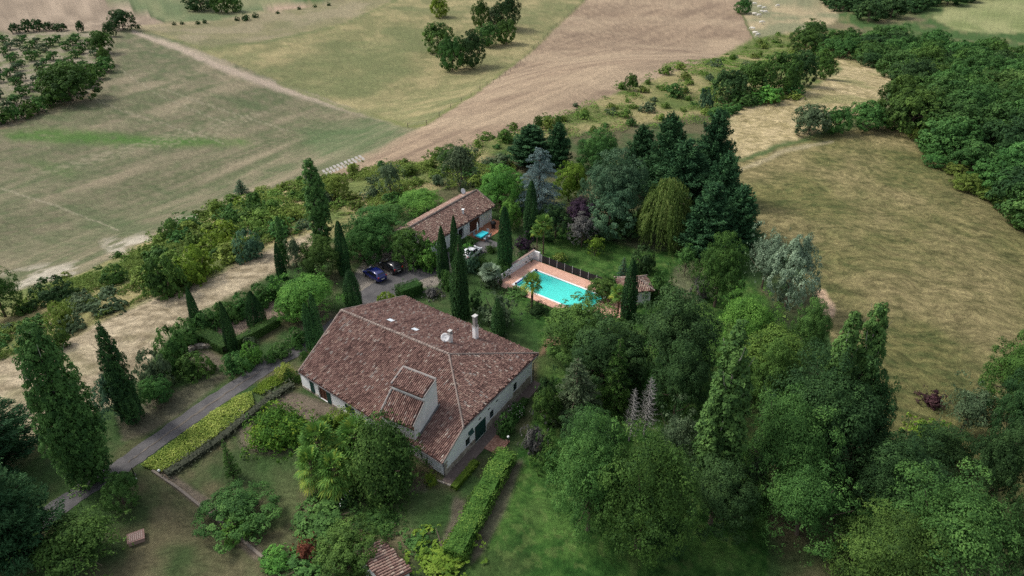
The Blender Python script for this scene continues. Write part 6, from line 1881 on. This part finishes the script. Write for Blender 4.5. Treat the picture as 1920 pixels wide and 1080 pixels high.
fs_ = patch('flower_strip', [(266, 876), (304, 888), (352, 858), (408, 820), (478, 762), (472, 737), (440, 748), (400, 775), (330, 826), (290, 856)], .5, 13000, .17, F_YEL, seed=5)
tag(fs_, kind='stuff')
fs2 = patch('flower_strip', [(472, 736), (492, 742), (536, 716), (532, 704), (508, 708), (488, 720)], .4, 2200, .16, F_LIME, seed=6); tag(fs2, kind='stuff')
tag(patch('verge_plants', [(500, 668), (520, 672), (575, 640), (600, 622), (590, 615), (540, 640)], .5, 2500, .16, F_MID, seed=8), kind='stuff')
tag(patch('bed_plants', [(610, 905), (680, 905), (670, 945), (620, 950)], .7, 1500, .16, F_DARK, seed=9), kind='stuff')
# white hydrangea heads in the bed before the palms
rng = np.random.default_rng(9)
def flower_bush(label, box, nfl, mat, fcol, key='bush'):
    root = at(key, box, 'flowering_bush', label, 'flowering bush', mat)
    m = MB(); S = SPEC[key]
    for k in range(nfl):
        d = nrm(rng.normal(size=3)); d[2] = abs(d[2])
        p = np.array([0, 0, S['h'] * .42]) + d * np.array([S['r'], S['r'], S['h'] * .52]) * 1.0
        a = .07
        m.add([p + (a, 0, 0), p + (0, a, 0), p + (-a, 0, 0), p + (0, -a, 0), p + (0, 0, a), p - (0, 0, a)], [(0, 1, 4), (1, 2, 4), (2, 3, 4), (3, 0, 4), (1, 0, 5), (2, 1, 5), (3, 2, 5), (0, 3, 5)])
    o = m.build('flower_heads', fcol, root); o['kind'] = 'stuff'
M_PETAL = plain('petal_white', (.78, .78, .72), .8)
flower_bush('white flowering bush in the dark bed below the palm group', (612, 905, 668, 952), 34, F_DARK, M_PETAL)
flower_bush('low white rose bush at the path edge near the right corner of the farmhouse', (950, 752, 985, 785), 26, F_MID, plain('petal_rose', (.75, .68, .66), .8))

# laurel mounds along the dry strip
for k, b in enumerate(((286, 612, 350, 682), (318, 596, 378, 650), (356, 578, 412, 626), (392, 562, 446, 608), (428, 546, 478, 590), (462, 530, 508, 572), (492, 514, 534, 556), (296, 650, 340, 700))):
    B_('bush', b, 'mounded laurel bush in the row between the dry strip and the box hedge', F_MID, nm='laurel_bush', group='laurel mounds along the dry strip')
# yellowish crown of low wild growth, bank
# ============================================================ SCATTERED GROWTH
def in_frame_scatter(poly, mind, n, seed, jitter=None):
    """random ground points whose base is seen inside a picture polygon, kept apart in metres"""
    rng = np.random.default_rng(seed)
    xs = [p[0] for p in poly]; ys = [p[1] for p in poly]
    out = []; tries = 0
    while len(out) < n and tries < n * 40:
        tries += 1
        px = rng.uniform(min(xs), max(xs)); py = rng.uniform(min(ys), max(ys))
        if not pip(np.array([px]), np.array([py]), poly)[0]: continue
        p = G(px, py)
        # accept in proportion to ground area, so that the spread is even in metres
        if rng.random() > min(1, (np.hypot(p[0], p[1]) / 420) ** 2.2 * 6 + .15): continue
        if out:
            d = np.min(np.hypot(*(np.array(out)[:, :2] - p[:2]).T))
            if d < mind: continue
        out.append(p)
    return out

rs = random.Random(5)
scrub_mats = [F_SCRUB, F_SCRUB, F_SCRUB, F_MID, F_YG, F_SCRUB, F_OLV, F_YG]
def scrub(poly, mind, n, seed, rr, mats, label, group, kinds=('scrub_a', 'scrub_b', 'scrub_c')):
    for p in in_frame_scatter(poly, mind, n, seed):
        k = rs.choice(kinds); r = rs.uniform(*rr) * (1.25 if rs.random() < .12 else 1); S = SPEC[k]
        instance(k, 'scrub_bush', label, 'bush', p, r, r * S['h'] / S['r'] * rs.uniform(.75, 1.15), rs.choice(mats), group=group)
LB = 'wild green bush growing loose on the grassy bank between fields and garden'
GB = 'wild bushes of the grassy bank'
scrub([(455, 400), (480, 355), (640, 330), (760, 305), (830, 290), (950, 300), (960, 325), (900, 345), (820, 355), (760, 378), (700, 395), (650, 400), (600, 400), (560, 440), (500, 440)], 3.2, 52, 1, (1.1, 2.2), scrub_mats, LB, GB)
scrub([(830, 285), (1010, 228), (1180, 158), (1350, 108), (1412, 72), (1480, 60), (1560, 85), (1500, 110), (1400, 130), (1340, 180), (1330, 225), (1100, 250), (960, 290)], 3.6, 80, 2, (.8, 2.1), scrub_mats, LB, GB)
scrub([(1330, 225), (1360, 205), (1480, 180), (1500, 185), (1400, 200), (1370, 215)], 2.5, 10, 12, (1.3, 2.2), [F_MID, F_SCRUB], LB, GB)
scrub([(270, 470), (380, 400), (480, 360), (520, 400), (540, 440), (470, 470), (400, 510), (280, 560), (240, 545), (300, 500)], 3.2, 42, 3, (1.4, 2.6), [F_SCRUB, F_OAK, F_LIME, F_MID, F_SCRUB], LB, GB)
scrub([(-60, 640), (60, 600), (160, 560), (240, 540), (260, 560), (150, 620), (60, 650), (-60, 700)], 3.0, 18, 4, (1.0, 2.2), [F_SCRUB, F_OLV, F_MID], LB, GB)
scrub([(40, 560), (150, 505), (300, 450), (380, 400), (400, 420), (260, 490), (120, 550), (50, 590)], 4.5, 12, 5, (.7, 1.6), [F_SCRUB, F_OAK], LB, GB)
def brush(poly, n, thr, seed, h, leaf, mat):
    """low brambles and tall grass between the bushes: nobody could count it"""
    r_ = np.random.default_rng(seed)
    Pw = np.array([G(*q)[:2] for q in poly]); lo, hi = Pw.min(0), Pw.max(0)
    pts = r_.uniform(lo, hi, (n * 7, 2)); pts = pts[pip(pts[:, 0], pts[:, 1], [tuple(p) for p in Pw])]
    nz = fbm(pts[:, 0] / 4.5, pts[:, 1] / 4.5, seed, 4)
    k = nz + r_.normal(0, .04, len(nz)) > thr; pts = pts[k][:n]; nz = nz[k][:n]
    z = Z(pts[:, 0], pts[:, 1]) + h * np.clip((nz - thr) * 6 + .15, 0, 1) * r_.uniform(.3, 1.05, len(pts))
    P = np.c_[pts, z]; V, F = leaf_arrays(P, nrm(rsph(r_, len(P)) * .7 + np.array([0, 0, .9])), leaf, r_, .6)
    tag(mk('low_brush', V, F, mat, tint=np.clip(.3 + (nz - thr) * 1.6 + r_.normal(0, .15, len(P)), 0, 1)), kind='stuff')
brush([(455, 405), (480, 358), (640, 332), (760, 305), (830, 290), (950, 290), (970, 325), (900, 350), (820, 358), (760, 380), (700, 398), (600, 410), (560, 440), (500, 450)], 38000, .49, 3, 1.0, .30, F_SCRUB)
brush([(830, 288), (1010, 230), (1180, 162), (1350, 110), (1412, 74), (1480, 62), (1560, 88), (1500, 112), (1400, 132), (1350, 180), (1340, 230), (1100, 255), (960, 295)], 36000, .52, 4, .9, .38, F_SCRUB)
brush([(-60, 690), (50, 565), (150, 510), (270, 465), (370, 415), (480, 380), (540, 440), (470, 474), (400, 515), (250, 570), (60, 655), (-60, 700)], 42000, .50, 5, .9, .28, F_SCRUB)
# larger, recognisable bushes of the bank
B_('bush', (186, 494, 242, 534), 'lone round dark bush on the yellow grass of the left bank', F_OAK)
B_('bush', (52, 515, 145, 575), 'wide dark bush next to the left edge tree', F_DARK)
B_('bush', (260, 478, 345, 560), 'tall green bush at the lower side of the left bank bordering the dry strip', F_OAK)
B_('bush', (325, 462, 400, 530), 'yellowish green bush on the left bank bordering the dry strip', F_LIME)
B_('bush', (435, 430, 492, 486), 'round blue green bush at the upper end of the dry strip', F_BLUE)
B_('bush', (295, 414, 345, 452), 'dark bush at the field edge above the left bank', F_OAK)
B_('bush', (80, 565, 140, 620), 'grey green bush below the wide dark bush', F_SCRUB)
B_('bush', (78, 610, 130, 655), 'green bush at the left start of the dry strip', F_OAK)
T_('spruce_small', (436, 335, 468, 368), 'small round blue grey tree at the lower corner of the big field', F_BLUE)
T_('loose', (700, 300, 760, 370), 'thin grey green tree on the bank above the yard trees', F_OLV)
T_('round', (610, 325, 655, 375), 'pale green tree on the bank behind the poplar', F_SCRUB)
T_('oak', (820, 270, 870, 320), 'green tree on the bank top beside the ploughed field', F_OAK)
for k, b in enumerate(((1170, 136, 1195, 170), (1000, 215, 1018, 245), (1040, 213, 1056, 240))):
    T_('round', b, ('lone round tree at the ploughed field edge, the biggest on the bank crest', 'small upright tree at the lower bank crest', 'small pointed tree at the bank crest')[k], F_OAK)

# hedgerow clumps between the meadows
for b, l, m_ in (((1336, 130, 1402, 190), 'left end tree of the upper meadow clump', F_DARK), ((1378, 112, 1452, 178), 'second tree of the upper meadow clump', F_OAK), ((1432, 98, 1502, 172), 'middle tree of the upper meadow clump', F_OAK), ((1478, 92, 1535, 160), 'tallest dark tree of the upper meadow clump', F_DARK), ((1515, 92, 1572, 148), 'right end tree of the upper meadow clump', F_OAK),
              ((1486, 194, 1560, 254), 'greyish round tree at the left end of the lower meadow clump', F_OLV), ((1540, 198, 1600, 250), 'green bushy tree in the lower meadow clump', F_MID), ((1585, 188, 1668, 244), 'broad tree in the lower meadow clump', F_MID), ((1645, 140, 1738, 232), 'large tree joining the lower meadow clump to the wood', F_OAK)):
    T_('wood_a' if b[0] % 4 else 'wood_c', b, l, m_)
for k, b in enumerate(((1365, 168, 1420, 200), (1410, 158, 1475, 192), (1310, 165, 1340, 205), (1465, 150, 1510, 178))):
    B_('scrub_a', b, ('bright low bush below the upper meadow clump, left', 'bright low bush below the upper meadow clump, right', 'dark small bush left of the upper meadow clump', 'low bush under the tallest tree of the upper meadow clump')[k], (F_MID, F_BRIGHT, F_BLUE, F_MID)[k])

# the wood on the right
def wood(poly, mind, n, seed, rr, hh, label, group, mats=(F_WOOD,), kinds=('wood_a', 'wood_b', 'wood_c')):
    for p in in_frame_scatter(poly, mind, n, seed):
        k = rs.choice(kinds); r = rs.uniform(*rr)
        instance(k, 'woodland_tree', label, 'tree', p, r, r * rs.uniform(*hh), rs.choice(mats), group=group)
LW = 'leafy tree in the closed wood on the right beyond the hay meadow'
WM = (F_WOOD, F_WOOD, F_OAK, F_DARK, F_WOOD, F_MID)
wood([(1735, 205), (1700, 250), (1760, 298), (1830, 350), (1930, 435), (2100, 560), (2300, 560), (2300, 120), (1920, 110), (1800, 100), (1700, 90), (1600, 75), (1520, 70), (1500, 95), (1570, 108), (1620, 125), (1690, 155)], 6.2, 235, 21, (3.8, 6.6), (1.25, 1.75), LW, 'trees of the wood', WM)
wood([(1690, 232), (1760, 290), (1830, 345), (1925, 430), (1935, 450), (1830, 372), (1750, 315), (1690, 258)], 3.5, 26, 23, (1.8, 3.0), (1.0, 1.4), 'low leafy edge tree where the wood meets the hay meadow', 'low edge trees of the wood', (F_OAK, F_MID, F_SCRUB))
wood([(1540, 5), (1560, 22), (1640, 45), (1735, 32), (1830, 2), (1900, -30), (1540, -40)], 9, 50, 22, (5, 8), (1.1, 1.5), 'dark tree in the far wood at the top of the picture', 'trees of the far wood', (F_DARK,), ('far',))

# orchard and hedgerows on the left
op = [(-60, 95), (0, 82), (140, 75), (190, 70), (180, 120), (150, 155), (80, 190), (-10, 222), (-60, 240)]
a0 = G(60, 200)[:2]; b0 = G(190, 90)[:2]; ur = (b0 - a0) / np.linalg.norm(b0 - a0); vr = np.array([-ur[1], ur[0]])
q0 = G(60, 140)[:2]
for i in range(-16, 17):
    for j in range(-14, 15):
        q = q0 + ur * i * 7.2 + vr * j * 7.6 + np.array([rs.uniform(-.8, .8), rs.uniform(-.8, .8)])
        z = float(Z(*q)); px, py = PX(q[0], q[1], z)
        if not pip(np.array([float(px)]), np.array([float(py)]), op)[0] or rs.random() < .07: continue
        r = rs.uniform(1.7, 2.5)
        instance('orchard', 'orchard_tree', 'low round orchard tree planted in rows on the far left slope', 'tree', (q[0], q[1], z), r, r * rs.uniform(1.35, 1.65), rs.choice((F_OLV, F_MID, F_MID)), group='orchard trees in rows')
for b, l, m_ in (((62, 112, 182, 192), 'largest spreading tree at the lower edge of the orchard', F_OAK), ((200, 16, 252, 56), 'big round tree at the top corner of the stubble field', F_DARK), ((164, 56, 212, 100), 'tree in the hedgerow below the big round corner tree', F_OAK), ((180, 88, 208, 122), 'small tree in the hedgerow at the orchard corner', F_OAK),
              ((140, 38, 158, 60), 'small dark tree at the orchard top', F_DARK), ((190, 40, 218, 68), 'small tree touching the big round corner tree', F_DARK)):
    T_('wood_a', b, l, m_)
for b in ((15, 42, 40, 62), (38, 34, 62, 60), (56, 34, 82, 58), (78, 40, 104, 58), (100, 42, 126, 58)):
    T_('far', b, 'dark tree in the short row at the upper side of the orchard', F_DARK, group='row of dark trees above the orchard')
for k in range(11):
    f = k / 10; cx = -20 + 215 * f ** .95; cy = 222 - 100 * f ** 1.5
    B_('scrub_a', (cx - 22, cy - 18, cx + 22, cy + 12), 'bush in the hedge along the lower edge of the orchard', F_OAK if k % 2 else F_MID, group='orchard edge hedge bushes')
# group of trees on the pasture
for b, l, m_ in (((792, 42, 850, 98), 'left tree of the pasture group', F_OAK), ((822, 68, 872, 132), 'nearest light green tree of the pasture group', F_MID), ((856, 56, 908, 126), 'dark tree in the middle of the pasture group', F_DARK), ((890, 42, 936, 86), 'light green tree behind the middle of the pasture group', F_MID), ((930, 36, 968, 82), 'right tree of the pasture group', F_OAK), ((884, 0, 916, 50), 'upper left tree of the pasture group', F_OAK),
              ((926, -10, 974, 52), 'large upper right tree of the pasture group', F_DARK), ((912, 12, 944, 46), 'small grey green tree in the upper pasture group', F_OLV), ((806, -4, 840, 32), 'small yellow green tree alone at the top of the pasture', F_LIME), ((1378, -4, 1409, 25), 'round tree at the corner of the cattle pasture', F_MID),
              ((344, -20, 402, 20), 'left dark tree at the top edge of the far green field', F_DARK), ((394, -14, 430, 24), 'middle tree at the top edge of the far green field', F_OAK), ((424, -8, 453, 22), 'right tree at the top edge of the far green field', F_OAK)):
    T_('wood_a' if b[0] % 2 else 'wood_c', b, l, m_)
for (x, y, s) in ((258, 50, 6), (326, 45, 4), (341, 44, 4), (370, 43, 5), (384, 41, 5), (444, 36, 5), (461, 34, 8), (478, 30, 6), (520, 24, 4), (560, 16, 4), (590, 12, 4), (617, 9, 4)):
    B_('scrub_b', (x - s, y - s * 1.1, x + s, y + s * .5), 'tiny bush on the fence line above the pasture', F_DARK, group='tiny bushes on the upper fence line')

# field fence
def field_fence(label, pts, step=5.5):
    t = thing('field_fence', label, 'fence', G(*pts[0]))
    L = resample(pts, step); m = MB(); wd = plain('fence_wood', (.16, .13, .10), .9)
    prev = None
    for q in L:
        q = np.array([q[0], q[1], float(Z(q[0], q[1]))])
        o = MB().tube([(0, 0, -.2), (0, 0, 1.3)], .08, 5).V
        pm = MB().tube([q - [0, 0, .2], q + [0, 0, 1.3]], .08, 5); pm.build('post', wd, t)
        if prev is not None:
            for z in (.6, 1.1): m.tube([prev + [0, 0, z], q + [0, 0, z]], .012, 3)
        prev = q
    m.build('wire', M_ZINC, t); fix(t)
field_fence('wire fence with wooden posts between pasture and ploughed field', [(765, 240), (800, 235), (900, 168), (1000, 93), (1050, 43), (1098, 2)], 8)

# white cattle on the far pasture
def cow(root):
    me = bpy.data.meshes.new('body')
    v = [(-.75, 0, 1.18), (-.2, 0, 1.15), (.45, 0, 1.18), (.85, 0, 1.28), (1.15, 0, .95), (1.38, 0, .55), (1.55, 0, .42)]
    e = [(i, i + 1) for i in range(6)]; rad = [.33, .40, .38, .24, .17, .14, .08]
    for (b, x, y, s) in ((0, -.72, .22, 1), (0, -.72, -.22, 1), (2, .48, .20, 0), (2, .48, -.20, 0)):
        k = len(v)
        v += [(x, y, .85), (x - (.08 if s else -.02), y, .50), (x + (.02 if s else 0), y, .24), (x + .03, y, .04)]
        rad += [.19 if s else .15, .085, .06, .07]; e += [(b, k), (k, k + 1), (k + 1, k + 2), (k + 2, k + 3)]
    k = len(v); v += [(-1.08, 0, 1.22), (-1.14, 0, .85), (-1.12, 0, .55)]; rad += [.05, .03, .045]; e += [(0, k), (k, k + 1), (k + 1, k + 2)]
    me.from_pydata(v, e, [])
    o = bpy.data.objects.new('body', me); C.objects.link(o); o.parent = root
    sk = o.modifiers.new('skin', 'SKIN')
    for i, sv in enumerate(me.skin_vertices[0].data):
        sv.radius = (rad[i], rad[i]); sv.use_root = (i == 0)
    sb = o.modifiers.new('sub', 'SUBSURF'); sb.levels = 1; sb.render_levels = 1
    me.materials.append(plain('cow_hide', (.72, .68, .60), .8, .2, noise=.08))
    m = MB()
    for sg in (1, -1): m.tube([(1.22, sg * .12, .86), (1.20, sg * .28, .88)], [.05, .02], 5)
    m.build('ears', plain('cow_hide', (0, 0, 0)), root)
    return o
proto = None
for k, (x, y) in enumerate(((470, 25), (495, 40), (517, 47), (588, 35), (470, 77), (492, 84), (509, 66), (524, 67), (506, 120), (460, 152), (473, 174), (486, 184))):
    p = G(1240 + x / 2.7, y / 2.7 + 1)
    t = thing('cow', 'white cow grazing on the far cattle pasture at the top right', 'cow', p, rs.uniform(-.6, .6) + (pi if k % 3 == 0 else 0), 'white cattle on the far pasture')
    t.scale = (1.1, 1.1, 1.1)
    if proto is None:
        cow(t); proto = t
    else:
        for ch in proto.children:
            d = ch.copy(); C.objects.link(d); d.parent = t
